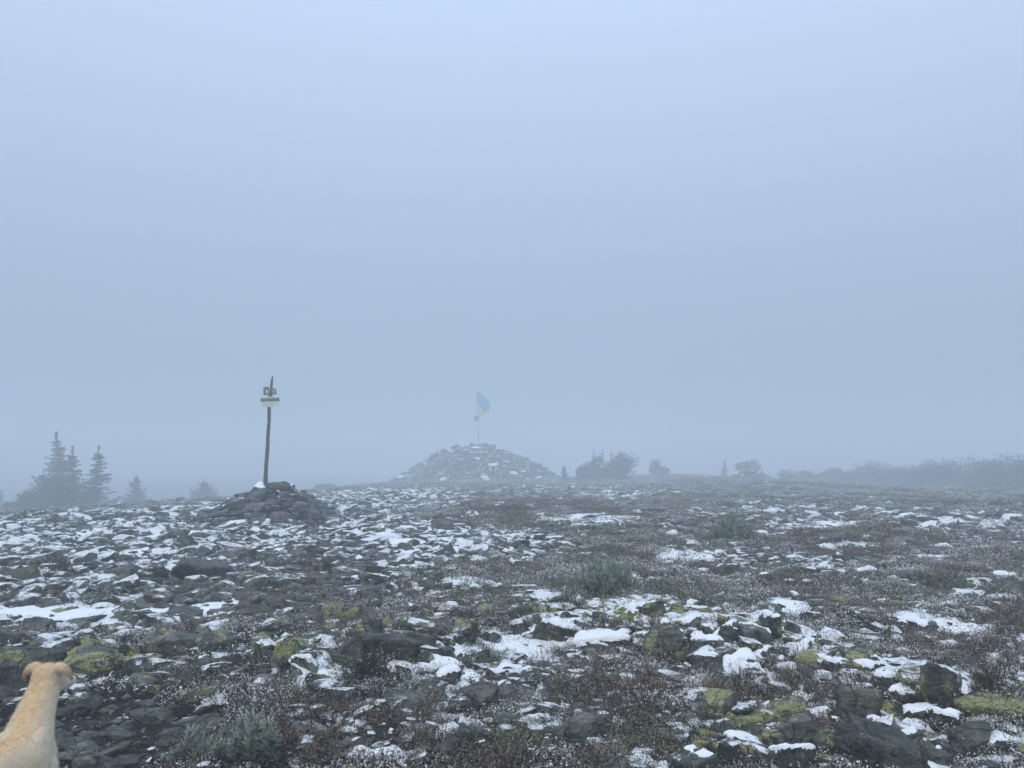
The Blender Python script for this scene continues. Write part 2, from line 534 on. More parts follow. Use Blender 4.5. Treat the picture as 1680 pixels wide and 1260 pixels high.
# ------------------------------------------------------------------ scattering (ground cover)
def scatter(name, pts, rot, scl, idx, protos, mat, attrs={}):
    me = bpy.data.meshes.new(name)
    me.vertices.add(len(pts)); me.vertices.foreach_set('co', np.asarray(pts, np.float32).ravel())
    for n, a in (('rot', rot), ('scl', scl)):
        t = me.attributes.new(n, 'FLOAT_VECTOR', 'POINT'); t.data.foreach_set('vector', np.asarray(a, np.float32).ravel())
    t = me.attributes.new('idx', 'INT', 'POINT'); t.data.foreach_set('value', np.asarray(idx, np.int32))
    for n, a in attrs.items():
        t = me.attributes.new(n, 'FLOAT', 'POINT'); t.data.foreach_set('value', np.asarray(a, np.float32))
    me.update()
    o = link(name, me, mat)
    g = bpy.data.node_groups.new(name, 'GeometryNodeTree')
    g.interface.new_socket('Geometry', in_out='INPUT', socket_type='NodeSocketGeometry')
    g.interface.new_socket('Geometry', in_out='OUTPUT', socket_type='NodeSocketGeometry')
    gi, go = g.nodes.new('NodeGroupInput'), g.nodes.new('NodeGroupOutput')
    iop = g.nodes.new('GeometryNodeInstanceOnPoints')
    g2i = g.nodes.new('GeometryNodeGeometryToInstance')
    for k, pm in enumerate(protos):
        po = bpy.data.objects.new('%s_pattern_%02d' % (name, k), pm)
        if not pm.materials: pm.materials.append(mat)
        inf = g.nodes.new('GeometryNodeObjectInfo'); inf.inputs['Object'].default_value = po
        inf.inputs['As Instance'].default_value = False
        g.links.new(inf.outputs['Geometry'], g2i.inputs[0])
    def named(n, typ):
        nd = g.nodes.new('GeometryNodeInputNamedAttribute'); nd.data_type = typ; nd.inputs['Name'].default_value = n
        return nd.outputs[0]
    e2r = g.nodes.new('FunctionNodeEulerToRotation')
    g.links.new(named('rot', 'FLOAT_VECTOR'), e2r.inputs[0])
    g.links.new(gi.outputs[0], iop.inputs['Points'])
    g.links.new(g2i.outputs[0], iop.inputs['Instance'])
    iop.inputs['Pick Instance'].default_value = True
    g.links.new(named('idx', 'INT'), iop.inputs['Instance Index'])
    g.links.new(e2r.outputs[0], iop.inputs['Rotation'])
    g.links.new(named('scl', 'FLOAT_VECTOR'), iop.inputs['Scale'])
    g.links.new(iop.outputs[0], go.inputs[0])
    md = o.modifiers.new('scatter', 'NODES'); md.node_group = g
    return o

def tuft(rng, kind):
    """a hand-sized cushion of one sort of ground cover, as many small leaf faces"""
    Vs, Fs, Cs = [], [], []
    def quad(a, b, c, d, c1, c2):
        n = len(Vs); Vs.extend([a, b, c, d]); Cs.extend([c1, c1, c2, c2]); Fs.append((n, n + 1, n + 2, n + 3))
    W = np.array(SNOW) * .95
    white = rng.uniform(.55, 1.0) if kind == 'frost' else 0
    nt_, hgt, rad = {'frost': (64, .075, .11), 'twig': (60, .07, .11), 'heather': (66, .06, .12), 'moss': (66, .05, .12), 'grass': (46, .13, .07)}[kind]
    for k in range(nt_):
        a = rng.uniform(0, 6.283); r = rad * math.sqrt(rng.random())
        b = np.array([r * math.cos(a), r * math.sin(a), -.02])
        hh = hgt * rng.uniform(.45, 1.1) * (1 - .5 * (r / rad) ** 2)
        lean = np.array([math.cos(a), math.sin(a), 0]) * r * .6 + rng.normal(0, .014, 3) * [1, 1, 0]
        t = b + lean + [0, 0, hh + .02]
        side = rng.normal(0, 1, 3) * [1, 1, .1]; side /= np.linalg.norm(side)
        if kind == 'grass':
            w = .0022
            base = np.array([.24, .19, .12]) * rng.uniform(.5, 1.1)
            mid = (b + t) / 2 + [0, 0, hh * .12]
            tip = t + lean * .7
            fr = rng.random() < .55
            c2 = base * .5 + W * .5 if fr else base
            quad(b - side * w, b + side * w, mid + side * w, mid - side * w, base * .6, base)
            quad(mid - side * w, mid + side * w, tip + side * w * .2, tip - side * w * .2, base, c2)
            continue
        stem = np.array([.040, .028, .022])
        w = .0016
        quad(b - side * w, b + side * w, t + side * w, t - side * w, stem, stem)
        nl = {'frost': 6, 'twig': 6, 'heather': 5, 'moss': 5}[kind]
        for q in range(nl):
            f = rng.uniform(.35, 1.08)
            p = b + (t - b) * f + rng.normal(0, .010, 3)
            d = rng.normal(0, 1, 3); d[2] = abs(d[2]) * .6 + .15; d /= np.linalg.norm(d)
            s = np.cross(d, rng.normal(0, 1, 3)); s /= max(np.linalg.norm(s), 1e-6)
            pal = {'frost': [[.130, .108, .056], [.14, .098, .060], [.092, .106, .050]],
                   'twig': [[.110, .090, .046], [.128, .086, .050], [.078, .088, .042], [.080, .060, .042]],
                   'heather': [[.165, .092, .040], [.125, .074, .036], [.195, .122, .052], [.085, .055, .036]],
                   'moss': [[.090, .120, .036], [.140, .145, .042], [.062, .090, .034]]}[kind]
            leaf = np.array(pal[rng.integers(len(pal))]) * rng.uniform(.55, 1.25) * (.18 + .92 * min(f, 1.0))  # leaves darkened toward the base: shade between twigs put into the colour
            l, ww = rng.uniform(.008, .015), rng.uniform(.0022, .0042)
            rime = {'frost': white * 1.25, 'twig': .55, 'heather': .18, 'moss': .22}[kind]
            k_ = float(np.clip((f - .42) / .5, 0, 1)) * rime * rng.uniform(.35, 1.15)
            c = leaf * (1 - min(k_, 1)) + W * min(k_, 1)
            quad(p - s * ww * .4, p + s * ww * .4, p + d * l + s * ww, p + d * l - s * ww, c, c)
    return mesh_np('tuft', np.array(Vs), np.array(Fs), np.array(Cs))

rng = np.random.default_rng(7)
TUFTS = {k: [tuft(rng, k) for _ in range(7)] for k in ('frost', 'twig', 'heather', 'moss', 'grass')}

z_brown = blobs([(1010, 1128, 75, 22), (1330, 960, 120, 14, .8), (1180, 945, 60, 10), (230, 1260, 10, 10, 0), (560, 1240, 60, 14), (640, 1185, 60, 14), (700, 1190, 30, 14), (1610, 1090, 90, 22),
                 (1300, 860, 150, 12, .7), (900, 830, 150, 12, .7), (1530, 1060, 60, 16), (480, 1165, 55, 12), (60, 985, 60, 10)])
z_moss = blobs([(1090, 1225, 75, 32), (850, 1215, 50, 36), (940, 985, 60, 14), (1120, 990, 60, 10), (1000, 925, 90, 12), (1500, 955, 90, 9), (380, 965, 60, 6), (760, 1000, 50, 12), (1590, 1180, 40, 12)])
z_grass = blobs([(1090, 830, 60, 9), (1020, 1095, 110, 10, .7), (1160, 1140, 60, 8, .8), (1310, 1140, 40, 10)])

def heath_density(x, y):
    n = fbm(x * .9, y * .9, octaves=3, seed=101)
    h = .25 + .75 * sstep(.36, .55, n + .22 * sstep(-3.0, 1.5, x - .05 * y) * 1.0 - .05)
    h = h * (1 - .93 * z_scree(x, y)) * (1 - .85 * z_dark(x, y)) * (1 - .75 * z_bank(x, y)) * (1 - .45 * z_crop(x, y)) * (1 - sstep(.08, .5, z_path(x, y))) * (1 - .6 * z_heap(x, y))
    s = snow_t(x, y)
    h = h * (1 - .92 * sstep(.006, .022, s))
    return np.maximum(h, .0) + .9 * np.maximum(np.maximum(z_brown(x, y), z_moss(x, y)), z_grass(x, y)) * (s < .02)

N0 = 165000
th = np.radians(rng.uniform(-44, 44, N0))
lr = rng.uniform(math.log(2.3), math.log(96), N0)
r = np.exp(lr)
x, y = r * np.sin(th), r * np.cos(th)
rho = np.where(r < 5, 150, 150 * (5 / r) ** 1.15)
acc = rng.random(N0) < heath_density(x, y) * rho / (N0 / math.log(96 / 2.3) / (math.radians(88) * r * r))
x, y, r = x[acc], y[acc], r[acc]
kn = fbm(x * .7 + 40, y * .7, octaves=3, seed=131)
kf = fbm(x * 1.6 + 10, y * 1.6, octaves=3, seed=137)
kk = rng.random(len(x))
kind = np.where(kf + .28 * (kk - .5) + .06 * sstep(8, 20, r) > .44, 0, 1)
kind = np.where(kn + .25 * (kk - .5) > .585, 2, np.where(kn + .25 * (kk - .5) < .425, 3, kind))
kind = np.where((kk > .45) & (kk < .49), 4, kind)
kind = np.where(z_brown(x, y) > kk * .9 + .08, 2, kind)
kind = np.where(z_moss(x, y) > kk * .9 + .08, 3, kind)
kind = np.where(z_grass(x, y) > kk * .9 + .1, 4, kind)
lab = [('frosted_heath', 'frost', 'low dark heath twigs with white rime on every tip'),
       ('bare_heath', 'twig', 'dark brown heath twigs with only a few rimed tips'),
       ('heather_mat', 'heather', 'rust brown heather mats almost free of snow'),
       ('moss_cushion', 'moss', 'olive green crowberry and moss cushions between the rocks'),
       ('dry_grass', 'grass', 'bleached dry grass tufts touched with frost')]
for k, (nm, key, lb) in enumerate(lab):
    s = kind == k
    n = s.sum()
    px, py, pr = x[s], y[s], r[s]
    sc = rng.uniform(.6, 1.3, n) * np.clip((pr / 6.0) ** .5, .85, 3.4)
    scl = np.stack([sc, sc, sc * rng.uniform(.7, 1.2, n) * np.clip((6.0 / pr) ** .15, .75, 1.05)], -1)
    rot = np.stack([rng.normal(0, .12, n), rng.normal(0, .12, n), rng.uniform(0, 6.28, n)], -1)
    o = scatter(nm, np.stack([px, py, zg(px, py) + .002], -1), rot, scl, rng.integers(0, 7, n), TUFTS[key], M_veg)
    tag(o, lb, 'heath', kind='stuff')

# ------------------------------------------------------------------ rocks placed one by one
HAND = {
 'dog': ('among the lichened boulders beyond the dog', [
   (155, 1113, 92, 40, .75, .25, .1), (285, 1081, 88, 42, .35, .1, .2), (352, 1076, 60, 38, .55, .05, .2), (155, 1077, 64, 36, .5, .1, .1), (72, 1101, 56, 38, .1, .2, 0),
   (22, 1136, 62, 44, .15, .1, 0), (14, 1152, 44, 27, 0, .35, .5), (30, 1092, 64, 26, .6, .2, .1), (231, 1129, 50, 20, .45, .1, .2), (322, 1153, 58, 24, .7, .15, .2),
   (215, 1082, 30, 22, .5, .1, .1), (206, 1062, 24, 18, .1, .2, .9), (246, 1077, 38, 18, .6, 0, .2), (335, 1103, 40, 22, .1, .6, .4), (372, 1113, 34, 22, .35, .1, .8),
   (240, 1105, 32, 14, .1, .1, .3), (195, 1118, 28, 18, .05, 0, .2), (300, 1118, 30, 16, .2, .2, .3), (385, 1128, 26, 14, .1, .2, .9), (400, 1140, 22, 16, 0, .1, .8), (270, 1140, 44, 20, .3, .1, .4), (120, 1128, 26, 14, 0, .2, .3), (-15, 1110, 50, 40, .3, .2, 0)]),
 'path': ('on the bare muddy path beside the dog', [
   (245, 1189, 58, 18, .02, .0, .6), (182, 1253, 56, 26, 0, 0, .5), (203, 1266, 60, 18, 0, 0, .45), (124, 1233, 36, 20, .1, 0, .3), (210, 1200, 26, 12, 0, .1, .9), (265, 1150, 30, 13, 0, .1, .9),
   (238, 1165, 28, 14, 0, 0, .8), (285, 1215, 34, 12, 0, .1, .8), (300, 1232, 24, 12, 0, .1, .6), (150, 1200, 26, 12, 0, .1, .5), (330, 1190, 26, 12, 0, .2, .8), (262, 1255, 30, 12, 0, .1, .6)]),
 'patch': ('poking out of the wide snow patch', [
   (141, 1023, 46, 12, 0, .1, .4), (301, 1018, 60, 13, 0, .05, .6), (265, 1004, 34, 12, 0, .15, .3), (242, 1015, 28, 13, 0, .1, .4), (360, 1010, 34, 10, 0, .1, .6), (405, 1043, 34, 16, .1, .1, .3),
   (178, 998, 48, 13, 0, .0, 1), (85, 1025, 20, 6, 0, .1, .8), (205, 1024, 44, 14, 0, .15, .5), (338, 1029, 44, 10, 0, .1, .8), (378, 1000, 30, 9, 0, .2, .7), (290, 988, 50, 10, .1, .1, .3), (318, 1046, 30, 12, 0, .1, .6),
   (55, 1045, 60, 22, 0, .15, .9), (20, 1062, 50, 26, .05, .1, .3)]),
 'crop': ('in the dark outcrop round the juniper', [
   (561, 1023, 62, 34, .7, .05, .3), (574, 1095, 46, 44, .4, .1, .2), (611, 1056, 34, 42, .05, .1, .2), (640, 1089, 100, 46, .18, .05, .15), (694, 1068, 44, 32, .4, .05, 1), (692, 1101, 44, 26, .6, .15, .2),
   (641, 1129, 44, 28, .25, .1, .2), (571, 1104, 22, 18, 0, 0, .9), (720, 1111, 96, 20, .1, 1.15, .8), (736, 1128, 42, 26, .35, 1.1, .2), (466, 1087, 46, 32, .65, .1, .2), (548, 1046, 30, 20, .55, .2, .2),
   (500, 1104, 50, 24, .1, 1.1, .5), (486, 1121, 36, 24, .1, .9, .3), (520, 1131, 36, 26, .45, .4, .2), (432, 1114, 28, 19, 0, .2, .5), (780, 1169, 70, 40, .05, .1, .4), (791, 1089, 26, 20, .05, .25, .5), (806, 1056, 30, 18, .1, .5, .4),
   (757, 1021, 46, 20, .6, .1, .2), (765, 1044, 38, 27, .8, .05, .2), (497, 1219, 46, 24, 0, .1, .3), (542, 1169, 32, 14, 0, .1, .5), (581, 1226, 30, 14, .05, .1, 1), (733, 1062, 30, 15, .3, .8, .3), (725, 1034, 44, 12, .1, .4, .3),
   (662, 1046, 40, 22, .35, .1, .2), (450, 1100, 26, 16, .2, .3, .4), (590, 1065, 24, 22, .1, .1, .2), (615, 1100, 30, 18, .3, .3, .2), (660, 1112, 28, 16, .2, .4, .3), (760, 1090, 26, 16, .1, .5, .4)]),
 'bank': ('in the bank of snow-capped boulders', [
   (858, 1021, 38, 28, .5, .1, .1), (890, 1011, 34, 23, .8, .1, .1), (858, 1051, 30, 20, .1, .4, .4), (918, 1060, 86, 38, .35, .9, .2), (984, 1027, 28, 22, .55, .5, .2), (1006, 1029, 32, 16, .4, .4, .3),
   (1053, 1024, 76, 36, .55, .95, .2), (990, 1070, 92, 28, .05, 1.15, .9), (1086, 1084, 62, 48, .35, .4, .2), (1092, 1042, 34, 24, .2, .9, .3), (1131, 1037, 36, 25, .25, 1.1, .3), (1158, 1042, 28, 16, .1, .7, .4),
   (1200, 1060, 42, 36, .15, .9, .3), (1238, 1062, 50, 30, .1, .8, .4), (1160, 1073, 54, 23, .1, 1.2, .3), (1162, 1109, 50, 32, .15, 1.15, .3), (1127, 1087, 48, 20, .45, .3, .2), (1222, 1120, 80, 38, .45, 1.2, .2),
   (1196, 1094, 40, 24, .05, .3, .3), (1266, 1056, 36, 46, .15, .6, .1), (1332, 1099, 46, 28, .7, .5, .2), (1326, 1070, 30, 20, .4, .9, .3), (1350, 1072, 20, 22, .0, .3, .9), (1315, 1086, 44, 24, .1, 1.1, .3), (1296, 1063, 26, 18, .2, .9, .3),
   (1415, 1096, 66, 27, .5, .5, .2), (1428, 1104, 40, 18, .5, .7, .2), (1331, 1111, 32, 12, 0, .5, .7), (1459, 1131, 48, 20, .35, .8, .2), (1295, 1112, 50, 18, .3, 1.0, .3), (1375, 1112, 46, 26, .1, 1.0, .3), (1398, 1125, 40, 20, .1, 1.0, .3),
   (1030, 1052, 34, 18, .1, 1.0, .4), (958, 1036, 34, 18, .2, .8, .3), (1112, 1056, 30, 20, .1, .8, .4), (1180, 1052, 30, 14, .1, 1.0, .3), (1250, 1085, 40, 22, .2, 1.0, .3), (1350, 1128, 50, 20, .3, 1.0, .2), (1420, 1140, 36, 16, .2, 1.0, .2),
   (1270, 1135, 30, 16, .2, .7, .3), (1060, 1062, 30, 22, .4, .9, .2), (1145, 1056, 22, 14, .0, 1.0, .4), (1285, 1098, 30, 16, .1, .6, .4), (1480, 1150, 40, 18, .2, 1.1, .2), (890, 1040, 30, 14, .1, 1.0, .3), (850, 1066, 40, 12, .1, 1.1, .3)]),
 'heap': ('among the big blocks by the long yellow-green slab', [
   (1543, 1161, 58, 66, .4, .15, .05), (1416, 1189, 70, 60, .4, .3, .15), (1464, 1191, 44, 34, .65, .3, .2), (1508, 1189, 50, 24, .2, 1.1, .3), (1557, 1201, 58, 32, .45, .95, .2), (1640, 1190, 135, 42, 1.0, .25, .1),
   (1592, 1247, 66, 50, .1, .35, .05), (1314, 1236, 58, 50, .3, .35, .2), (1338, 1217, 38, 28, 0, .05, 1), (1446, 1275, 122, 58, .1, .2, .25), (1305, 1275, 66, 40, .05, .8, .1), (1290, 1180, 66, 26, .85, .3, .2),
   (1175, 1189, 60, 48, .7, .1, .2), (1196, 1188, 24, 30, .1, .1, .2), (1232, 1197, 44, 22, .85, .1, .2), (1201, 1213, 34, 28, .6, .1, .2), (1154, 1241, 32, 24, .65, .1, .2), (1224, 1236, 56, 20, .05, 1.2, .3), (1193, 1259, 28, 36, .15, .2, .2),
   (1140, 1275, 80, 38, .1, .6, .2), (1250, 1255, 44, 20, .3, 1.2, .2), (1365, 1245, 50, 34, .1, .1, .4), (1530, 1260, 60, 36, .2, .5, .2), (1640, 1245, 60, 30, .3, .7, .1), (1490, 1222, 40, 22, .2, .9, .2), (1585, 1170, 40, 22, .6, .4, .2),
   (1440, 1205, 40, 18, .3, 1.0, .2), (1665, 1225, 40, 24, .4, .5, .1), (1375, 1200, 34, 20, .2, .5, .2), (1270, 1215, 30, 18, .3, .7, .2)]),
 'heath': ('standing out of the frosted heath', [
   (953, 1233, 92, 66, .12, .05, .35), (1644, 993, 58, 14, .05, 1.2, .2), (1377, 999, 28, 18, .95, .05, .2), (1472, 999, 42, 11, .95, .05, .2), (1255, 1024, 40, 20, .6, .8, .2), (860, 1180, 34, 22, .1, .1, .4), (905, 1175, 30, 14, .1, .2, .3),
   (1100, 885, 26, 14, 0, 1.2, .5), (1250, 882, 22, 10, 0, 1.2, .4), (1185, 950, 40, 22, .1, .5, .3), (1260, 962, 36, 20, .3, .9, .2), (1330, 950, 34, 16, .2, .7, .3), (1420, 948, 34, 14, .2, 1.0, .3), (1650, 955, 40, 16, .2, .8, .3),
   (1540, 905, 40, 10, .1, 1.1, .3), (1490, 850, 30, 8, .0, 1.0, .5), (1660, 856, 44, 12, 0, 1.2, .5), (1300, 985, 30, 14, .2, .6, .3), (1560, 1000, 30, 10, .4, .9, .2)]),
 'slope': ('on the stony slope below the signpost cairn', [
   (336, 953, 92, 30, .02, .1, .95), (197, 955, 54, 19, .05, .3, .15), (125, 963, 46, 17, .05, .2, .5), (383, 922, 60, 22, .0, .2, .8), (447, 937, 22, 20, 0, .1, .8), (43, 961, 44, 28, .05, .2, .1), (8, 955, 40, 24, .05, .3, .2),
   (728, 873, 40, 17, .0, .1, .3), (848, 876, 26, 12, 0, .2, .4), (617, 943, 42, 14, .5, .3, .2), (218, 895, 26, 14, 0, .1, .5), (203, 905, 26, 12, 0, .2, .6), (274, 916, 24, 14, 0, .3, .5), (77, 896, 20, 14, 0, .2, .4), (265, 855, 26, 16, 0, .3, .4), (120, 905, 26, 12, .4, .6, .3),
   (120, 915, 30, 11, .4, .5, .3), (247, 960, 60, 14, .3, .1, .2), (540, 965, 40, 14, .0, .1, 1), (480, 1012, 36, 14, 0, .1, 1), (455, 1000, 40, 14, 0, .1, .9), (500, 1020, 34, 14, 0, .1, 1), (610, 985, 34, 13, .1, .1, .9), (690, 945, 50, 10, .1, .3, .3), (760, 870, 22, 8, 0, .6, .4),
   (535, 805, 36, 12, 0, .6, .5), (505, 960, 30, 14, 0, .1, 1), (440, 980, 34, 13, 0, .1, 1), (560, 985, 34, 14, 0, .1, 1), (430, 1015, 44, 15, 0, .15, .8), (395, 985, 34, 12, 0, .2, .9), (525, 940, 30, 13, .3, .2, .5), (585, 925, 26, 12, .3, .5, .4), (820, 930, 30, 11, .1, .3, .9), (700, 965, 40, 12, .2, .3, .4)]),
}
ROCK_GROUP = {}
TINTW = lambda t: 'greenish dark' if t < .15 else 'dark grey' if t < .35 else 'grey' if t < .7 else 'brown-purple'
rcount = 0
FOOT = []          # footprints x, y, radius

def rock_label(w, h, lich, snow, tint, phrase):
    size = 'big' if w > .42 else 'middling' if w > .24 else 'small'
    form = 'slab' if h < .38 * w else 'block'
    ext = []
    if lich >= .6: ext.append('mostly yellow-green with lichen')
    elif lich >= .25: ext.append('spotted with lichen')
    if snow >= .8: ext.append('snow-topped')
    return ' '.join([size] + (['snow-topped'] if snow >= .8 else []) + (['lichen-covered'] if lich >= .6 else ['lichen-spotted'] if lich >= .25 else []) + [TINTW(tint), form, phrase])

def add_rock(V, Fc, loc, lich, snow, tint, label, group, rng, cap=None, name='rock'):
    me = mesh_np('rock', V, Fc, smooth=True)
    o = link('rock', me, M_rock, loc=loc)
    o.color = (tint, lich, min(snow, 1.0), 1)
    tag(o, label, 'rock', group)
    if cap is not None:
        c = cap_np(V, Fc, rng, *cap)
        if c:
            link('snow_cap', mesh_np('snow_cap', *c, smooth=True), M_snow, o)
    return o

rng = np.random.default_rng(21)
for key, (phrase, lst) in HAND.items():
    for (u, vb, wpx, hpx, lich, snow, tint) in lst:
        gx, gy, gz = P(u, vb)
        k = math.hypot(gy, EYE - gz) / F
        w = wpx * k * 1.06
        low = hpx < .42 * wpx
        dep = w * rng.uniform(.55, .85) * (1.0 if not low else 1.1)
        tdep = (EYE - gz) / gy
        h = max(hpx * k - .35 * dep * tdep, .22 * hpx * k, .045)
        sink = .25 * h + .03
        H = h + sink
        V, Fc = rock_np(rng, (w, dep, H), sub=5 if wpx >= 56 else 4 if wpx > 24 else 3, tilt=.06 if low else .14, planes=int(rng.integers(5, 12)), sharp=26 if wpx > 50 else 20)
        V[:, 2] -= V[:, 2].min()
        cyy = gy + dep * .42
        cxx = gx * cyy / gy
        cap = None
        if snow >= .8: cap = (min(.045 * w + .007, .024), min(1.0, snow - .18), .58, .88)
        elif snow >= .45: cap = (min(.04 * w + .006, .022), snow - .05, .62, .9)
        lb = rock_label(w, h, lich, snow, tint, phrase)
        add_rock(V, Fc, (cxx, cyy, gz - sink), lich, .25 + .4 * snow, tint, lb, 'rocks ' + phrase, rng, cap)
        FOOT.append((cxx, cyy, max(w, dep) * .45))
        rcount += 1

# more loose rocks: the ones that show largest are things, the rest is the scree
def stone_density(x, y):
    n = fbm(x * .8, y * .8, octaves=3, seed=151)
    d = .16 + .42 * sstep(.46, .62, n)
    d = d + 1.0 * z_scree(x, y) * (.55 + .45 * sstep(.35, .6, n)) + 1.0 * z_dark(x, y) + 1.0 * z_bank(x, y) + .75 * z_crop(x, y) + .9 * z_heap(x, y) - .05 * z_path(x, y)
    return np.clip(d, 0, 1) * (1 - .35 * sstep(.3, .8, z_snow(x, y)) * (1 - z_bank(x, y)))

N1 = 95000
th = np.radians(rng.uniform(-43, 43, N1)); r = np.exp(rng.uniform(math.log(2.4), math.log(96), N1))
x, y = r * np.sin(th), r * np.cos(th)
acc = rng.random(N1) < stone_density(x, y) * .9
x, y, r = x[acc], y[acc], r[acc]
size = .04 + .04 * rng.random(len(x)) + .22 * rng.random(len(x)) ** 5
size = size * (1 + .25 * z_scree(x, y)) * np.clip((r / 7) ** .45, .65, 2.2)
size = np.minimum(size, .5)
fa = np.array(FOOT)
clear = np.ones(len(x), bool)
for (fx, fy, fr) in FOOT:
    clear &= np.hypot(x - fx, y - fy) > fr * .85
clear &= ~((np.abs(x + 1.75) < .35) & (y < 3.2))
x, y, r, size = x[clear], y[clear], r[clear], size[clear]
zd = z_dark(x, y); zb = z_bank(x, y); zc = z_crop(x, y); zh = z_heap(x, y); zp = z_path(x, y); zs = z_scree(x, y)
lich = np.clip(rng.uniform(-.12, .42, len(x)) + .5 * np.maximum(np.maximum(zb, zc), zh) - .3 * zp, 0, .9)
snowy = np.clip(rng.uniform(.25, .85, len(x)) - .35 * zd - .5 * zp + .3 * zb + .12 * zs, 0.0, 1.1)
tint = np.clip(rng.uniform(.05, .65, len(x)) + .28 * zd + .1 * zp - .3 * zb, 0, 1)
NB = max(0, 300 - rcount)
order = np.argsort(-(size / r))
# keep the singled-out ones spread out
big, tot = [], 0
for q in order:
    if len(big) >= NB: break
    if all((x[q] - x[p]) ** 2 + (y[q] - y[p]) ** 2 > (.38 * (size[q] + size[p])) ** 2 for p in big):
        big.append(q)
isb = np.zeros(len(x), bool); isb[big] = True
FLAT = []
for k in range(16):
    Vp, Fp = rock_np(rng, (1, rng.uniform(.6, .9), rng.uniform(.32, .62)), sub=3, tilt=.10, planes=int(rng.integers(5, 11)), sharp=22)
    FLAT.append((mesh_np('rock', Vp, Fp, smooth=True), None))
    c = cap_np(Vp, Fp, rng, .06, .85, .45, .78)
    FLAT[-1] = (FLAT[-1][0], mesh_np('snow_cap', *c, smooth=True) if c else None)
for m_, c_ in FLAT:
    m_.materials.append(M_rock)
    if c_: c_.materials.append(M_snow)
LANDMARKS = [(P(u, v), t) for u, v, t in ((80, 1250, 'dog'), (437, 870, 'signpost cairn'), (783, 800, 'flag mound'), (614, 1130, 'little green juniper'), (985, 985, 'wide frosted pine'), (1197, 893, 'rounded blue-green pine'),
             (1640, 1190, 'long yellow-green slab'), (1050, 1040, 'bank of snow-capped boulders'), (400, 1250, 'pine seedlings'), (953, 1230, 'broad bare slab'), (1500, 1000, 'brown leafless shrub'), (110, 840, 'spruce clump'), (1500, 815, 'pine thicket'), (200, 1020, 'wide snow patch'))]
def mark(px, py):
    return min(LANDMARKS, key=lambda m_: math.hypot(m_[0][0] - px, m_[0][1] - py))[1]
for q in big:
    k = int(rng.integers(0, 16))
    s = size[q]
    o = link('rock', FLAT[k][0])
    o.location = (x[q], y[q], float(zg(x[q], y[q])) + .06 * s)
    o.rotation_euler = (rng.normal(0, .12), rng.normal(0, .12), rng.uniform(0, 6.28))
    o.scale = (s, s, s * rng.uniform(.7, 1.2))
    o.color = (tint[q], lich[q], min(.25 + .5 * snowy[q], 1), 1)
    cp = snowy[q] > .68 and FLAT[k][1] is not None
    if cp:
        link('snow_cap', FLAT[k][1], None, o)
    zz = dict(scree=zs[q], dark=zd[q], bank=zb[q], crop=zc[q], heap=zh[q], path=zp[q])
    zk = max(zz, key=zz.get)
    ph = 'in heath nearest the ' + mark(x[q], y[q]) if zz[zk] < .3 else {'scree': 'on scree nearest the ' + mark(x[q], y[q]), 'dark': 'loose on the bare dark shingle', 'bank': 'wedged between the snow-capped boulders',
          'crop': 'wedged beside the lichened outcrop', 'heap': 'wedged among the big lichened blocks', 'path': 'trodden into the muddy path'}[zk]
    lb = ' '.join([('fist-sized' if s < .13 else 'head-sized' if s < .25 else 'knee-high')] + (['snow-topped'] if cp else []) + (['lichen-spotted'] if lich[q] > .3 else []) + [TINTW(tint[q]), 'stone', ph])
    tag(o, lb, 'rock', 'stones ' + ph)
    rcount += 1
SM = []
for k in range(18):
    Vp, Fp = rock_np(rng, (1, rng.uniform(.55, .95), rng.uniform(.25, .6)), sub=2, tilt=.12, planes=int(rng.integers(4, 10)), sharp=24)
    SM.append(mesh_np('loose_stone', Vp, Fp, smooth=False))
s = ~isb
n = int(s.sum())
sc = size[s]
rot = np.stack([rng.normal(0, .2, n), rng.normal(0, .2, n), rng.uniform(0, 6.28, n)], -1)
scree = scatter('scree', np.stack([x[s], y[s], zg(x[s], y[s]) + .05 * sc], -1), rot, np.stack([sc, sc, sc * rng.uniform(.7, 1.2, n)], -1), rng.integers(0, 18, n), SM, M_rocki,
        {'tint': tint[s], 'lichen': lich[s], 'snowy': np.clip(.30 + .62 * snowy[s], 0, 1)})
tag(scree, 'countless small angular stones strewn over the summit', 'scree', kind='stuff')
# fine gravel and crumbs
N2 = 26000
th = np.radians(rng.uniform(-43, 43, N2)); r = np.exp(rng.uniform(math.log(2.3), math.log(16), N2))
x, y = r * np.sin(th), r * np.cos(th)
acc = rng.random(N2) < np.clip(.25 + stone_density(x, y), 0, 1) * (1 - .8 * sstep(.005, .02, snow_t(x, y)))
x, y, r = x[acc], y[acc], r[acc]; n = len(x)
sc = rng.uniform(.012, .05, n) * np.clip((r / 5) ** .5, .7, 1.6)
gr = scatter('gravel', np.stack([x, y, zg(x, y) + .1 * sc], -1), rng.uniform(-.4, .4, (n, 3)) + [0, 0, 3] * rng.random((n, 1)), np.stack([sc, sc, sc], -1), rng.integers(0, 18, n), SM, M_rocki,
        {'tint': rng.uniform(.2, 1, n), 'lichen': np.zeros(n), 'snowy': rng.uniform(.0, .75, n)})
tag(gr, 'dark gravel between the stones and on the path', 'gravel', kind='stuff')

# ------------------------------------------------------------------ cairns
def cairn_stone_meshes(rng, n, flat, cap):
    out = []
    for k in range(n):
        Vp, Fp = rock_np(rng, (1, rng.uniform(.6, .9), rng.uniform(*flat)), sub=3, tilt=.05, planes=int(rng.integers(4, 9)), sharp=26)
        a = mesh_np('stone', Vp, Fp, smooth=True); a.materials.append(M_rock)
        c = cap_np(Vp, Fp, rng, cap, .95, .4, .75)
        b = None
        if c:
            b = mesh_np('snow_cap', *c, smooth=True); b.materials.append(M_snow)
        out.append((a, b))
    return out

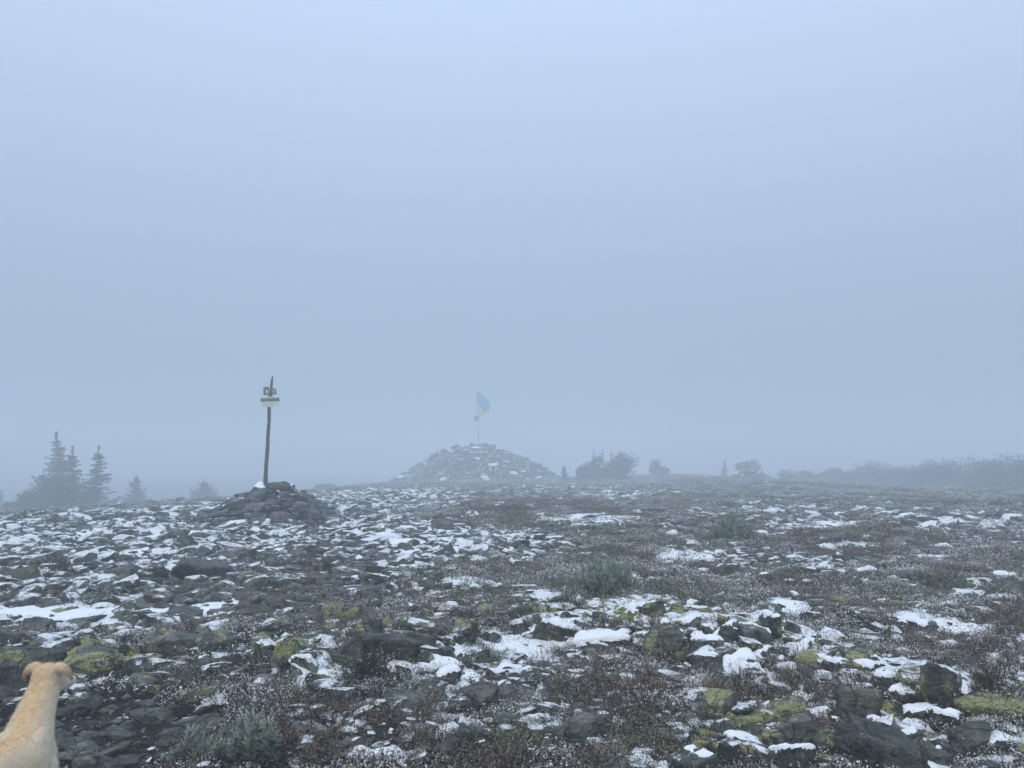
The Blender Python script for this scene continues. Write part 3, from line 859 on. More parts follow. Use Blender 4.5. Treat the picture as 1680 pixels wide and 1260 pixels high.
def core_mesh(R, H, prof, squash=1.0):
    Vs, Fs = [], []
    n, m = 28, 8
    for i in range(m + 1):
        f = i / m
        for j in range(n):
            a = 2 * math.pi * j / n
            rr = R * f * (1 + .06 * math.sin(3 * a + 1))
            Vs.append((rr * math.cos(a), rr * squash * math.sin(a), H * prof(f) - .12 * (f > .98)))
    for i in range(m):
        for j in range(n):
            j2 = (j + 1) % n
            Fs.append((i * n + j, (i + 1) * n + j, (i + 1) * n + j2, i * n + j2))
    return mesh_np('core', np.array(Vs), np.array(Fs), smooth=True)

def make_cairn(name, loc, R, H, prof, nstone, smin, smax, label, seed, tint, snowf, squash=1.0, flat=(.4, .7), limit=300, lichen=0.0, capshare=.3, align=.7, small=0, shift=0.0, jit=.13, proud=-.18, lump=0.0):
    rng = np.random.default_rng(seed)
    root = tag(empty(name, loc), label, 'cairn')
    link('core', core_mesh(R * .86, H * .84, prof, squash), M_ground, root)
    ms = cairn_stone_meshes(rng, 14, flat, .05)
    placed = []
    tries = 0
    while len(placed) < nstone and tries < nstone * 40:
        tries += 1
        f = math.sqrt(rng.random()) * 1.02
        a = rng.uniform(0, 2 * math.pi)
        s = rng.uniform(smin, smax) * (1.15 - .25 * f) * (.7 if small and f < .25 else 1)
        px, py = R * f * math.cos(a), R * squash * f * math.sin(a)
        pz = H * prof(min(f, 1.0)) + lump * H * math.sin(3.1 * a + 7 * f + seed) * (1 - f) * f * 4
        ok = all((px - q[0]) ** 2 + (py - q[1]) ** 2 + (pz - q[2]) ** 2 > (.36 * (s + q[3])) ** 2 for q in placed)
        if not ok and tries < nstone * 25: continue
        placed.append((px, py, pz, s))
        e = .03
        slope = math.atan2(H * (prof(max(f - e, 0)) - prof(min(f + e, 1))), R * 2 * e)
        k = int(rng.integers(0, len(ms)))
        st = link('stone', ms[k][0], None, root)
        st.location = (px + shift * pz, py, max(pz + proud * s, -.02))
        # lie roughly along the slope, turned at random
        q1 = Matrix.Rotation(rng.uniform(-.5, .5) + a + math.pi / 2, 4, 'Z')
        ax = Vector((-math.sin(a), math.cos(a), 0))
        q2 = Matrix.Rotation(slope * align + rng.normal(0, jit), 4, ax)
        st.rotation_euler = (q2 @ q1 @ Matrix.Rotation(rng.normal(0, .12), 4, 'X')).to_euler()
        st.scale = (s, s * rng.uniform(.8, 1.15), s * rng.uniform(.75, 1.15))
        sn = rng.random()
        st.color = (float(np.clip(tint + rng.normal(0, .2), 0, 1)), lichen * rng.random(), float(np.clip(snowf * rng.uniform(.2, 1.2), 0, 1)), 1)
        if sn < capshare and ms[k][1] is not None:
            link('snow_cap', ms[k][1], None, st)
    if small:                      # the many little stones in the gaps, past counting
        Vs, Fs = [], []
        D1, F1 = ico(1)
        for k in range(small):
            f = math.sqrt(rng.random()); a = rng.uniform(0, 6.28); s = rng.uniform(.15, .5)
            v, fc = rock_np(rng, (s, s * .8, s * .5), sub=1, planes=4, tilt=.35)
            Fs.append(fc + 42 * k); Vs.append(v + [R * f * math.cos(a), R * squash * f * math.sin(a), H * prof(f) * .96])
        o = link('rubble', mesh_np('rubble', np.vstack(Vs), np.vstack(Fs)), M_rock, root)
        o.color = (tint, lichen, snowf * .95, 1); o['kind'] = 'stuff'
    return root

# signpost cairn
scx, scy, scz = P(424, 862)
scy += .35

scz = float(zg(scx, scy, False))
make_cairn('cairn', (scx, scy, scz), 1.95, .93, lambda f: max(0.0, 1 - max(f - .13, 0) / .87) ** .92, 290, .17, .56,
           'steep cairn of purple-grey stones holding up the wooden trail post', 5, .82, .5, squash=.8, flat=(.26, .52), capshare=.05, align=.5, shift=.34, jit=.3, proud=-.12)
FOOT.append((scx, scy, 1.5))

# flag mound
FY = 38.0 * K
fmx, fmy, fmz = at(783, FY)
mound_prof = lambda f: 0.0 if f >= 1 else 1 - (max(f - .06, 0) / .94) ** 1.45
MOUND_H = EYE + FY * (750 - 729) / F - fmz
make_cairn('flag_cairn', (fmx, fmy, fmz - .1), 4.35 * K, MOUND_H + .1, mound_prof, 300, .40, 1.15,
           'broad snow-dusted stone mound with the flagpole on its top', 8, .45, .74, squash=.9, flat=(.24, .46), capshare=.05, align=.8, small=3000, jit=.17, proud=.02, lump=.055)
# low cairn among the far bushes
c2 = at(1226, 34.0 * K)
make_cairn('low_cairn', c2, 1.15 * K, .52 * K, lambda f: (1 - f) ** .8, 46, .26, .5, 'low snow-dusted cairn standing alone before two far bushes', 12, .4, .6, squash=.8, flat=(.3, .55), capshare=.3)

# ------------------------------------------------------------------ trail post with its signs
def tube_np(pts, radii, n=10, rough=0.0, seed=1, capped=True):
    pts = [np.array(p, float) for p in pts]
    rg = np.random.default_rng(seed)
    Vs, Fs = [], []
    for i, p in enumerate(pts):
        t = pts[min(i + 1, len(pts) - 1)] - pts[max(i - 1, 0)]
        t /= max(np.linalg.norm(t), 1e-9)
        a = np.cross(t, [0, 1, 0] if abs(t[1]) < .9 else [1, 0, 0]); a /= np.linalg.norm(a)
        b = np.cross(t, a)
        for j in range(n):
            an = 2 * math.pi * j / n
            rr = radii[i] * (1 + rough * rg.normal())
            Vs.append(p + rr * (math.cos(an) * a + math.sin(an) * b))
    for i in range(len(pts) - 1):
        for j in range(n):
            j2 = (j + 1) % n
            Fs.append((i * n + j, i * n + j2, (i + 1) * n + j2, (i + 1) * n + j))
    if capped:
        for base, c, fl in ((0, pts[0], True), ((len(pts) - 1) * n, pts[-1], False)):
            ci = len(Vs); Vs.append(c)
            for j in range(n):
                j2 = (j + 1) % n
                Fs.append((base + j2, base + j, ci, ci) if fl else (base + j, base + j2, ci, ci))
    Vs = np.array(Vs)
    tris = []
    for f in Fs:
        tris.append((f[0], f[1], f[2]))
        if f[3] != f[2]: tris.append((f[0], f[2], f[3]))
    return Vs, np.array(tris)

def tube(name, pts, radii, mat, parent, n=10, rough=0.0, seed=1):
    V, Fc = tube_np(pts, radii, n, rough, seed)
    return link(name, mesh_np(name, V, Fc, smooth=True), mat, parent)

def board(name, outline, y0, thick, mat, parent, bev=.004):
    """a plate: outline in x,z; lies between y0 and y0+thick"""
    bm = bmesh.new()
    f = [bm.verts.new((p[0], y0, p[1])) for p in outline]
    b = [bm.verts.new((p[0], y0 + thick, p[1])) for p in outline]
    bm.faces.new(f); bm.faces.new(b[::-1])
    n = len(outline)
    for k in range(n):
        bm.faces.new((f[k], b[k], b[(k + 1) % n], f[(k + 1) % n]))
    bmesh.ops.recalc_face_normals(bm, faces=bm.faces)
    bmesh.ops.bevel(bm, geom=list(bm.edges), offset=bev, segments=1, affect='EDGES')
    me = bpy.data.meshes.new(name); bm.to_mesh(me); bm.free()
    return link(name, me, mat, parent)

ps = math.hypot(scy, .6) / F * .995       # metres per picture unit at the post
post = tag(empty('trail_post', (scx, scy, scz)), 'crooked wooden trail post with green-striped white sign, planted in the cairn', 'signpost')
def pz(v): return EYE + (750 - v) / F * scy - scz
def px_(u): return (u - 840) / F * scy - scx
pp = [(437, 850), (437.4, 820), (438.6, 790), (439, 762), (440, 740), (440.2, 715), (441.5, 690), (441, 668), (442.5, 648), (443.5, 632), (444.5, 622), (445.3, 617)]
rad = [.052, .050, .050, .046, .046, .043, .042, .041, .038, .032, .026, .010]
tube('post', [(px_(u), .012 * math.sin(k * 1.7), pz(v)) for k, (u, v) in enumerate(pp)], rad, M_wood, post, 10, .06, 3)
M_white = plain_material('white_sign_paint', (.60, .61, .60), (.76, .77, .76), 9, .6, bump=.05)
M_green = plain_material('green_sign_paint', (.06, .19, .11), (.08, .24, .14), 9, .6, bump=.05)
M_greyb = plain_material('grey_board', (.10, .10, .105), (.22, .215, .21), 9, .8, (1, 1, 3), bump=.2)
M_print = plain_material('grey_print', (.28, .29, .30), (.42, .43, .44), 60, .7, bump=.02)
M_mauve = plain_material('mauve_plaque', (.17, .14, .17), (.30, .26, .29), 14, .7, bump=.1)
tube('white_band', [(px_(440.2) , 0, pz(693.6)), (px_(440.3), 0, pz(691.4))], [.050, .050], M_white, post, 12)
rl = math.radians(1.6)
def turned(pts, c):
    return [(c[0] + (p[0] - c[0]) * math.cos(rl) - (p[1] - c[1]) * math.sin(rl), c[1] + (p[0] - c[0]) * math.sin(rl) + (p[1] - c[1]) * math.cos(rl)) for p in pts]
def rect(u0, v0, u1, v1): return [(px_(u0), pz(v1)), (px_(u1), pz(v1)), (px_(u1), pz(v0)), (px_(u0), pz(v0))]
cs = (px_(443), pz(659))
sg = board('sign_board', turned(rect(427.5, 650, 459, 668), cs), -.062, .014, M_white, post)
board('green_stripe', turned(rect(427.9, 653.5, 458.7, 659.3), cs), -.0655, .004, M_green, sg, .001)
board('printed_line', turned(rect(431.5, 664.3, 449, 665.5), cs), -.0645, .003, M_print, sg, .0006)
board('printed_line', turned(rect(431.5, 662.0, 455, 662.6), cs), -.0645, .003, M_print, sg, .0005)
board('sign_batten', turned(rect(440, 649.6, 448.5, 651.2), cs), -.069, .007, M_wood, sg, .001)
board('upper_board', turned(rect(432.3, 634.7, 441.2, 648.8), cs), -.058, .016, M_greyb, post)
board('upper_label', turned(rect(436.4, 640.5, 439.6, 645.5), cs), -.0615, .004, M_white, post, .001)
board('round_plaque', turned([(px_(u), pz(v)) for u, v in ((446, 648.2), (452.8, 648), (454.4, 644.5), (453.6, 640.8), (451.5, 637.6), (448.5, 636.9), (446, 637.2))], cs), -.057, .014, M_mauve, post)
board('round_plaque_mark', turned([(px_(450 + 2.0 * math.cos(a)), pz(643 + 2.4 * math.sin(a))) for a in np.linspace(0, 2 * math.pi, 9)[:-1]], cs), -.0605, .004, M_print, post, .0008)

# ------------------------------------------------------------------ flag on the mound
def fz(v): return EYE + (750 - v) / F * FY
def fx(u): return (u - 840) / F * FY
fp = tag(empty('flagpole', (fx(785.6), FY, fz(728))), 'thin leaning metal flagpole standing on top of the stone mound', 'flagpole')
ox, oz = fx(785.6), fz(728)
M_pole = plain_material('pole_metal', (.34, .34, .36), (.46, .46, .48), 8, .5, metal=.2)
tube('pole', [(fx(786) - ox, 0, fz(742) - oz), (fx(784.6) - ox, 0, fz(705) - oz), (fx(782.6) - ox, 0, fz(668) - oz), (fx(780.4) - ox, 0, fz(630.5) - oz)], [.045, .042, .038, .034], M_pole, fp, 10)
M_plaq = plain_material('red_grey_plaque', (.20, .14, .14), (.32, .24, .24), 6, .7)
board('plaque', [(fx(777.5) - ox, fz(691) - oz), (fx(785.5) - ox, fz(690.5) - oz), (fx(785) - ox, fz(682) - oz), (fx(778.2) - ox, fz(682.5) - oz)], -.07, .02, M_plaq, fp)

def flag_band(name, f0, f1, mat, parent):
    """one stripe of the drooping cloth: s along the hoist (0 top .. 1 bottom), t out from the pole"""
    ns, ntt = 14, 34
    Vs = []
    for a in range(ns + 1):
        s = f0 + (f1 - f0) * a / ns
        hu, hv = 781.3 + 2.4 * s, 640 + 46 * s            # hoist point
        for b in range(ntt + 1):
            t = b / ntt
            # the fly sags: top edge swings out and down, lower edge hangs close to the pole
            eu = (1 - s) * (22.5 * t + .8 * math.sin(3.1 * t)) + s * (3.6 * math.sin(2.6 * t) + 1.2 * t)
            ev = (1 - s) * (21 * t ** 1.15) + s * (4.5 * t)
            if s < .56:
                eu += 4.0 * math.sin(math.pi * min(s / .56, 1)) * t
                ev += 12 * (s / .56) ** 1.5 * t * .5
            fold = math.sin(t * 9 + s * 2.5) * .10 * t + math.sin(t * 17 + 1) * .04 * t
            depth = -.25 * t * s + fold
            Vs.append((fx(hu + eu), depth, fz(hv + ev)))
    Vs = np.array(Vs) - [ox, 0, oz]
    Fs = [(a * (ntt + 1) + b, a * (ntt + 1) + b + 1, (a + 1) * (ntt + 1) + b + 1, (a + 1) * (ntt + 1) + b) for a in range(ns) for b in range(ntt)]
    o = link(name, mesh_np(name, Vs, np.array(Fs), smooth=True), mat, parent)
    md = o.modifiers.new('cloth', 'SOLIDIFY'); md.thickness = .006
    return o
M_blue = plain_material('flag_blue', (.12, .33, .53), (.15, .37, .58), 5, .75, bump=.1)
M_yel = plain_material('flag_yellow', (.60, .51, .19), (.66, .56, .23), 5, .75, bump=.1)
fl = tag(empty('flag', (ox, FY, oz)), 'blue and yellow flag drooping from the pole on the stone mound', 'flag')
flag_band('blue_band', 0, .5, M_blue, fl)
flag_band('yellow_band', .5, 1, M_yel, fl)

# ------------------------------------------------------------------ trees and shrubs
FROST = np.array(SNOW) * .9
class Tri:
    """collects needles (thin triangles) in bulk"""
    def __init__(s): s.V, s.C = [], []
    def needles(s, p, d, l, w, c1, c2, rg):
        p, d = np.atleast_2d(p), np.atleast_2d(d)
        n = max(len(p), len(d))
        p = np.broadcast_to(p, (n, 3)); d = np.broadcast_to(d, (n, 3))
        d = d / np.maximum(np.linalg.norm(d, axis=1), 1e-9)[:, None]
        q = np.cross(d, rg.normal(0, 1, (n, 3))); q /= np.maximum(np.linalg.norm(q, axis=1), 1e-9)[:, None]
        l = np.broadcast_to(l, (n,))[:, None]
        w = np.broadcast_to(w, (n,))[:, None]
        s.V.append(np.stack([p - q * w, p + q * w, p + d * l], 1).reshape(-1, 3))
        c1 = np.broadcast_to(c1, (n, 3)); c2 = np.broadcast_to(c2, (n, 3))
        s.C.append(np.stack([c1, c1, c2], 1).reshape(-1, 3))
    def build(s, name, mat, parent):
        V = np.vstack(s.V)
        return link(name, mesh_np(name, V, np.arange(len(V)).reshape(-1, 3), np.vstack(s.C)), mat, parent)

def unit(v): return v / max(np.linalg.norm(v), 1e-9)

def spruce(loc, H, R, seed, label, group=None, sparse=1.0, bare=0.0, frost=.38, lean=0.0, name='spruce_tree', dens=1.0):
    rg = np.random.default_rng(seed)
    root = tag(empty(name, loc), label, 'tree', group)
    ang = rg.uniform(0, 6.28)
    def stem(f): return np.array([lean * H * f ** 1.5 + .02 * H * math.sin(5 * f + ang), .02 * H * math.sin(4 * f), H * f])
    fs = np.linspace(-.03, 1, 14)
    tube('trunk', [stem(max(f, 0)) + [0, 0, min(f, 0) * H] for f in fs], [.022 * H * (1 - .93 * max(f, 0)) + .004 for f in fs], M_bark, root, 8, .05, seed)
    T = Tri()
    f = .03 + bare
    g0 = np.array([.030, .042, .026])
    while f < .97:
        nb = int(rg.integers(3, 6) * sparse) + 1
        tier = R * (1 - f) ** .85 * rg.uniform(.55, 1.2)
        if f > .86: tier = rg.uniform(.04, .075) * H * (1.5 - f); nb = int(rg.integers(2, 4))
        for b in range(nb):
            a = rg.uniform(0, 6.28)
            Lb = tier * rg.uniform(.3, 1.25)
            out = np.array([math.cos(a), math.sin(a), 0])
            up = (.05 - .65 * (1 - f)) if f < .86 else .8
            p = stem(f)
            seg = max(3, int(Lb / (.035 * H)))
            d = unit(out + [0, 0, up])
            for q in range(seg):
                t = (q + 1) / seg
                d = unit(d + [0, 0, .11])
                step = Lb / seg
                pn = p + d * step
                side = unit(np.cross(d, [0, 0, 1]))
                T.needles(p, pn - p, step * 1.15, .004 * H, g0 * .8, g0 * .8, rg)
                nn = int(max(5, 13 * dens))
                for sgn in (-1, 1):
                    tw = (Lb * .45 * (1 - .6 * t) + .02 * H) * (1 if f < .86 else .3)
                    td = unit(d * .7 + side * sgn * .8 + [0, 0, -.22] + rg.normal(0, .15, 3))
                    s = rg.random((nn, 1))
                    c = g0 * rg.uniform(.7, 1.6, (nn, 1))
                    fr = (rg.random((nn, 1)) < frost) * .6
                    T.needles(p + td * tw * s, td * .8 + rg.normal(0, .5, (nn, 3)), .024 * H * rg.uniform(.7, 1.3, nn) * (1 if f < .86 else .5), .0035 * H, c, c * (1 - fr) + FROST * fr, rg)
                p = pn
        f += rg.uniform(.014, .042) / max(sparse, .4)
    nn = 40
    s = rg.uniform(.86, 1.0, nn)
    T.needles(np.array([stem(q) for q in s]), rg.normal(0, .5, (nn, 3)) + [0, 0, .8], .018 * H, .002 * H, g0, g0, rg)
    T.build('crown', M_needle, root)
    return root

def dwarf_pine(loc, W, Hh, seed, label, group=None, shoots=60, nl=.05, nn=55, frost=.4, flat=1.0, depth=.8, name='dwarf_pine', nw=.0012, green=1.0, spread=.18, slen=(1.6, 2.8), hmin=.55):
    rg = np.random.default_rng(seed)
    root = tag(empty(name, loc), label, 'shrub', group)
    T = Tri(); B = []
    bv, bf = [], []
    for k in range(shoots):
        a = rg.uniform(0, 6.28); rr = math.sqrt(rg.random())
        tip = np.array([W / 2 * rr * math.cos(a), W / 2 * depth * rr * math.sin(a), Hh * (1 - .75 * rr ** 2.2) * rg.uniform(hmin, 1.04)])
        basep = np.array([tip[0] * .3, tip[1] * .3, -.03])
        d = unit(np.array([math.cos(a) * rr * .6, math.sin(a) * rr * .6, 1.0]) + rg.normal(0, spread, 3))
        sl = nl * rg.uniform(*slen)
        mid = np.array([tip[0] * .8, tip[1] * .8, tip[2] * .35])
        pts = [basep, mid, tip - d * sl, tip]
        v, f = tube_np(pts, [nl * .16, nl * .12, nl * .07, nl * .04], 5, 0, seed, False)
        bf.append(f + sum(len(q) for q in bv)); bv.append(v)
        tone = rg.uniform(.7, 1.35) * green
        g = np.array([.056, .086, .034]) * tone
        hv = np.clip(tip[2] / Hh, 0, 1)
        fz_ = frost * (.35 + .65 * hv)
        rad = np.cross(d, rg.normal(0, 1, (nn, 3))); rad /= np.linalg.norm(rad, axis=1)[:, None]
        c = g * rg.uniform(.75, 1.3, (nn, 1))
        fw = fz_ * (rg.random((nn, 1)) < .8)
        T.needles(tip - d * sl * rg.random((nn, 1)), d * rg.uniform(.55, 1.1, (nn, 1)) + rad * rg.uniform(.5, 1.0, (nn, 1)), nl * rg.uniform(.75, 1.15, nn), nw, c * (1 - .35 * fw) + FROST * (.35 * fw), c * (1 - fw) + FROST * fw, rg)
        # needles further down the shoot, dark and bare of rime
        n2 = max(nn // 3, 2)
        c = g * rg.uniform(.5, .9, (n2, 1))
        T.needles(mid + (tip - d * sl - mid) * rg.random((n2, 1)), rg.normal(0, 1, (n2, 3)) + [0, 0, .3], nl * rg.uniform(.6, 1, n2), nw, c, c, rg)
    me = mesh_np('branches', np.vstack(bv), np.vstack(bf), smooth=True)
    link('stem', me, M_bark, root)
    T.build('needles', M_needle, root)
    return root

def far_bush(loc, W, Hh, seed, label, group=None, depth=.9, n=2400, nl=.17, frost=.34, name='dwarf_pine'):
    """a rounded, lumpy mass of pine tufts on short crooked stems"""
    rg = np.random.default_rng(seed)
    root = tag(empty(name, loc), label, 'shrub', group)
    T = Tri(); bv, bf = [], []
    lobes = [(np.array([W / 2 * rr * math.cos(a), W / 2 * depth * rr * math.sin(a), Hh * h]), W * q) for a, rr, h, q in
             zip(rg.uniform(0, 6.28, 11), rg.uniform(0, .78, 11), rg.uniform(.08, .60, 11), rg.uniform(.11, .25, 11))]
    for c, r in lobes:
        v, f = tube_np([(c[0] * .3, c[1] * .3, -.1), c * [.7, .7, .5], c], [.05, .04, .02], 5, 0, seed, False)
        bf.append(f + sum(len(q) for q in bv)); bv.append(v)
    m_ = n // 11
    for c, r in lobes:
        d = rg.normal(0, 1, (m_, 3)); d /= np.linalg.norm(d, axis=1)[:, None]
        p = c + d * r * rg.uniform(.3, 1.0, (m_, 1)) ** .8 * [1, 1, Hh / W * 1.5]
        ok = p[:, 2] > -.05; p, d = p[ok], d[ok]
        tone = rg.uniform(.7, 1.3, (len(p), 1))
        tw = rg.choice(len(p), max(2, len(p) // 90), replace=False)
        T.needles(p[tw], d[tw] * .5 + rg.normal(0, .35, (len(tw), 3)) + [0, 0, .8], nl * K * rg.uniform(.8, 1.7, len(tw)), .009 * K, np.array([.03, .04, .026]), np.array([.04, .05, .035]), rg)
        for q in range(9):
            col = np.array([.036, .050, .030]) * tone * rg.uniform(.75, 1.3, (len(p), 1))
            fr = frost * (rg.random((len(p), 1)) < .6)
            T.needles(p, d * .6 + rg.normal(0, .6, p.shape) + [0, 0, .35], nl * K / 1.9 * rg.uniform(.5, 1.0, len(p)), .008 * K, col, col * (1 - fr) + FROST * fr, rg)
    link('stem', mesh_np('stem', np.vstack(bv), np.vstack(bf), smooth=True), M_bark, root)
    T.build('needles', M_needle, root)
    return root

def leafy_shrub(loc, W, Hh, seed, label, cols, n=900, leaf=.02, frost=.1, name='shrub', group=None):
    rg = np.random.default_rng(seed)
    root = tag(empty(name, loc), label, 'shrub', group)
    T = Tri(); bv, bf = [], []
    for k in range(max(10, n // 60)):
        a = rg.uniform(0, 6.28); rr = math.sqrt(rg.random())
        tip = np.array([W / 2 * rr * math.cos(a), W / 2 * .8 * rr * math.sin(a), Hh * (1 - .6 * rr ** 2) * rg.uniform(.7, 1.05)])
        v, f = tube_np([(tip[0] * .2, tip[1] * .2, -.03), tip * [.7, .7, .5], tip], [.006, .004, .0015], 4, 0, seed, False)
        bf.append(f + sum(len(q) for q in bv)); bv.append(v)
        s = rg.uniform(.25, 1.02, (60, 1))
        p = np.hstack([tip[:2] * s, tip[2] * s ** .8]) + rg.normal(0, 1, (60, 3)) * [W * .05, W * .05, Hh * .06]
        c = np.array(cols)[rg.integers(0, len(cols), 60)] * rg.uniform(.6, 1.4, (60, 1))
        fr = ((s > .85) & (rg.random((60, 1)) < frost)) * 1.0
        T.needles(p, rg.normal(0, 1, (60, 3)) + [0, 0, .6], leaf * rg.uniform(.7, 1.3, 60), leaf * .3, c, c * (1 - fr) + FROST * fr, rg)
    link('stem', mesh_np('stem', np.vstack(bv), np.vstack(bf), smooth=True), M_bark, root)
    T.build('leaves', M_needle, root)
    return root

GT = 'stunted spruces in one clump'
# clump beside the scree
def far(u, y): return at(u, y * K)
spruce(far(97, 24.0), 2.45 * K, .85 * K, 31, 'tallest spruce of the clump of three, with a bare spiky leader', GT, dens=1.2)
spruce(far(124, 23.6), 1.98 * K, .62 * K, 32, 'slim dense middle spruce of the clump of three', GT, dens=1.3)
spruce(far(163, 23.2), 1.98 * K, .74 * K, 33, 'spruce with drooping open branches, at the scree end of the clump', GT, dens=1.1)
spruce(far(78, 23.9), 1.25 * K, .62 * K, 34, 'short bushy spruce under the tallest one of the clump', GT, dens=1.2)
for k, (u, yy, W, Hh, lb) in enumerate([(38, 23.4, 1.1, .42, 'lowest dwarf pine, trailing away from the tallest spruce'), (62, 23.2, 1.3, .72, 'low spreading dwarf pine at the foot of the tallest spruce'), (110, 22.8, 1.7, 1.15, 'dense dwarf pine before the middle spruce of the clump'),
                                        (148, 23.0, 1.4, .85, 'low dwarf pine under the drooping spruce')]):
    far_bush(far(u, yy), W * K, Hh * K, 40 + k, lb, 'dwarf pines at the foot of the spruces')
spruce(far(10, 33.0), 1.6 * K, .5 * K, 35, 'faint lone spruce dissolving in fog beyond the spruce clump', dens=.7)
spruce(far(229, 30.0), 1.25 * K, .6 * K, 36, 'squat round-topped spruce in fog between spruce clump and cairn', sparse=1.6, dens=.9)
spruce(far(338, 31.0), 1.05 * K, .75 * K, 37, 'small broad pyramid spruce in fog just beside the cairn', sparse=1.4, dens=.9)
for k, (u, yy, W, Hh, lb) in enumerate([(512, 39, 2.1, 1.05, 'round bush fading in fog between the cairn and the mound'), (600, 43, 2.4, 1.2, 'very faint wide bush at the foot of the mound'),
                                        (1075, 40, 1.3, .95, 'small pointed bush fading in fog beside the bare-stemmed spruces'), (1222, 41, 2.1, 1.15, 'tall round bush fading in fog behind the low cairn'),
                                        (1310, 40, 2.2, .75, 'low wide bush in fog at the near end of the pine thicket')]):
    far_bush(far(u, yy), W * K, Hh * K, 50 + k, lb, None)
spruce(far(1187, 41), .95 * K, .28 * K, 38, 'thin upright little spruce behind the low cairn', dens=.8)
# clump with the bare stems
BY = 32.0
far_bush(far(1000, BY), 2.7 * K, 1.4 * K, 60, 'wide dark dwarf pine round the foot of the bare-stemmed spruces', None)
far_bush(far(966, BY + .3), 1.8 * K, .85 * K, 61, 'low dwarf pine trailing off beside the bare-stemmed spruces', None)
far_bush(far(984, BY - .2), 2.0 * K, 1.05 * K, 67, 'frosted dwarf pine filling the foot of the thin-topped spruces', None)
GB = 'thin-topped spruces over the dwarf pine'
spruce(far(972.5, BY), 1.45 * K, .20 * K, 62, 'bare thin stem with stubby side twigs over the wide dwarf pine', GB, sparse=.4, dens=.5, bare=.3)
spruce(far(981, BY + .1), 1.42 * K, .34 * K, 63, 'flag-topped spruce beside the bare thin stem', GB, sparse=.5, dens=.7, bare=.55, lean=.12)
spruce(far(1003, BY), 1.35 * K, .28 * K, 64, 'slender spruce with a bare leader in the wide dwarf pine', GB, sparse=.6, dens=.8, bare=.2)
spruce(far(1018, BY - .1), 1.32 * K, .55 * K, 65, 'bushy spruce at the outer edge of the wide dwarf pine', GB, dens=1.1)
spruce(far(925, BY), .75 * K, .34 * K, 66, 'small dense cone-shaped spruce at the edge of the mound', dens=1.2, sparse=1.4)
# pine thicket
TH = [(1345, 41.5, 2.6, .85), (1400, 38.5, 2.6, 1.0), (1452, 36, 2.7, 1.1), (1500, 34, 2.7, 1.2), (1545, 32, 2.6, 1.25), (1590, 30.5, 2.6, 1.3), (1632, 29.2, 2.6, 1.4), (1672, 28, 2.6, 1.45), (1715, 27, 2.6, 1.45),
      (1430, 41, 3.0, 1.35), (1490, 38.5, 3.0, 1.45), (1560, 36, 3.0, 1.55), (1620, 34, 3.0, 1.65), (1680, 32, 3.0, 1.7), (1375, 43, 2.8, 1.1)]
for k, (u, yy, W, Hh) in enumerate(TH):
    far_bush(far(u, yy), W * K * 1.2, Hh * K * 1.2, 70 + k, ('lower dwarf mountain pine in the front row of the long thicket' if k < 9 else 'taller dwarf mountain pine in the back row of the long thicket'), 'bushes of the pine thicket')
# near shrubs
def near_pine(u, v, wpx, hpx, seed, label, **kw):
    x_, y_, z_ = P(u, v)
    k = y_ / F
    y_ += wpx * k * .3; x_ = (u - 840) / F * y_
    return dwarf_pine((x_, y_, float(zg(x_, y_, False))), wpx * k, hpx * k, seed, label, **kw)
near_pine(1197, 893, 96, 52, 90, 'rounded blue-green frosted dwarf pine standing in the snowy heath', shoots=130, nl=.06, nn=40, frost=.5, nw=.0034, green=1.8, spread=.4)
near_pine(985, 985, 130, 62, 91, 'wide frosted dwarf pine just above the bank of boulders', shoots=170, nl=.055, nn=42, frost=.55, nw=.0028, green=2.0, spread=.4)
near_pine(1075, 975, 60, 26, 92, 'low dwarf pine with a bare forked twig beside a square snow patch', shoots=50, nl=.05, nn=36, frost=.5, nw=.0024, green=1.3, spread=.4)
near_pine(432, 1262, 74, 82, 93, 'fresh green frosted pine seedling at the edge of the muddy path', shoots=34, nl=.05, nn=90, frost=.8, nw=.0024, green=2.2, spread=.3)
near_pine(345, 1262, 80, 62, 94, 'grey rimed pine seedling with curled bare twigs beside the green one', shoots=18, nl=.055, nn=90, frost=.9, nw=.0024, green=2.0, spread=.35)
near_pine(389, 1225, 26, 52, 95, 'single upright pine shoot between the two seedlings', shoots=3, nl=.05, nn=110, frost=.85, nw=.0024, green=2.6)
GREENS = [(.035, .052, .020), (.050, .066, .022), (.066, .072, .026), (.026, .038, .020)]
def near_shrub(u, v, wpx, hpx, seed, label, cols, **kw):
    x_, y_, z_ = P(u, v)
    k = y_ / F
    y_ += wpx * k * .3; x_ = (u - 840) / F * y_
    return leafy_shrub((x_, y_, float(zg(x_, y_, False))), wpx * k, hpx * k, seed, label, cols, **kw)
near_shrub(614, 1133, 62, 54, 101, 'little dark green juniper growing against the dark outcrop', GREENS, n=2600, leaf=.016, frost=.12)
BROWN = [(.09, .056, .034), (.065, .044, .034), (.11, .072, .044)]
near_shrub(1600, 1150, 100, 46, 102, 'dark brown leafless shrub behind the tall lichened block', BROWN, n=2600, leaf=.014, frost=.1)
near_shrub(115, 952, 46, 34, 103, 'brown heather bush between stones on the scree', BROWN, n=1500, leaf=.02, frost=.25)
near_shrub(262, 958, 44, 24, 104, 'dark brown heather bush beside the purple slab', BROWN, n=1400, leaf=.02, frost=.25)
near_shrub(920, 1012, 80, 26, 105, 'dark green juniper mat between lichened rocks and the wide pine', GREENS, n=2400, leaf=.016, frost=.1)
near_shrub(1130, 1006, 90, 24, 106, 'dark green juniper mat behind the snow-patched boulder', GREENS, n=2400, leaf=.016, frost=.12)

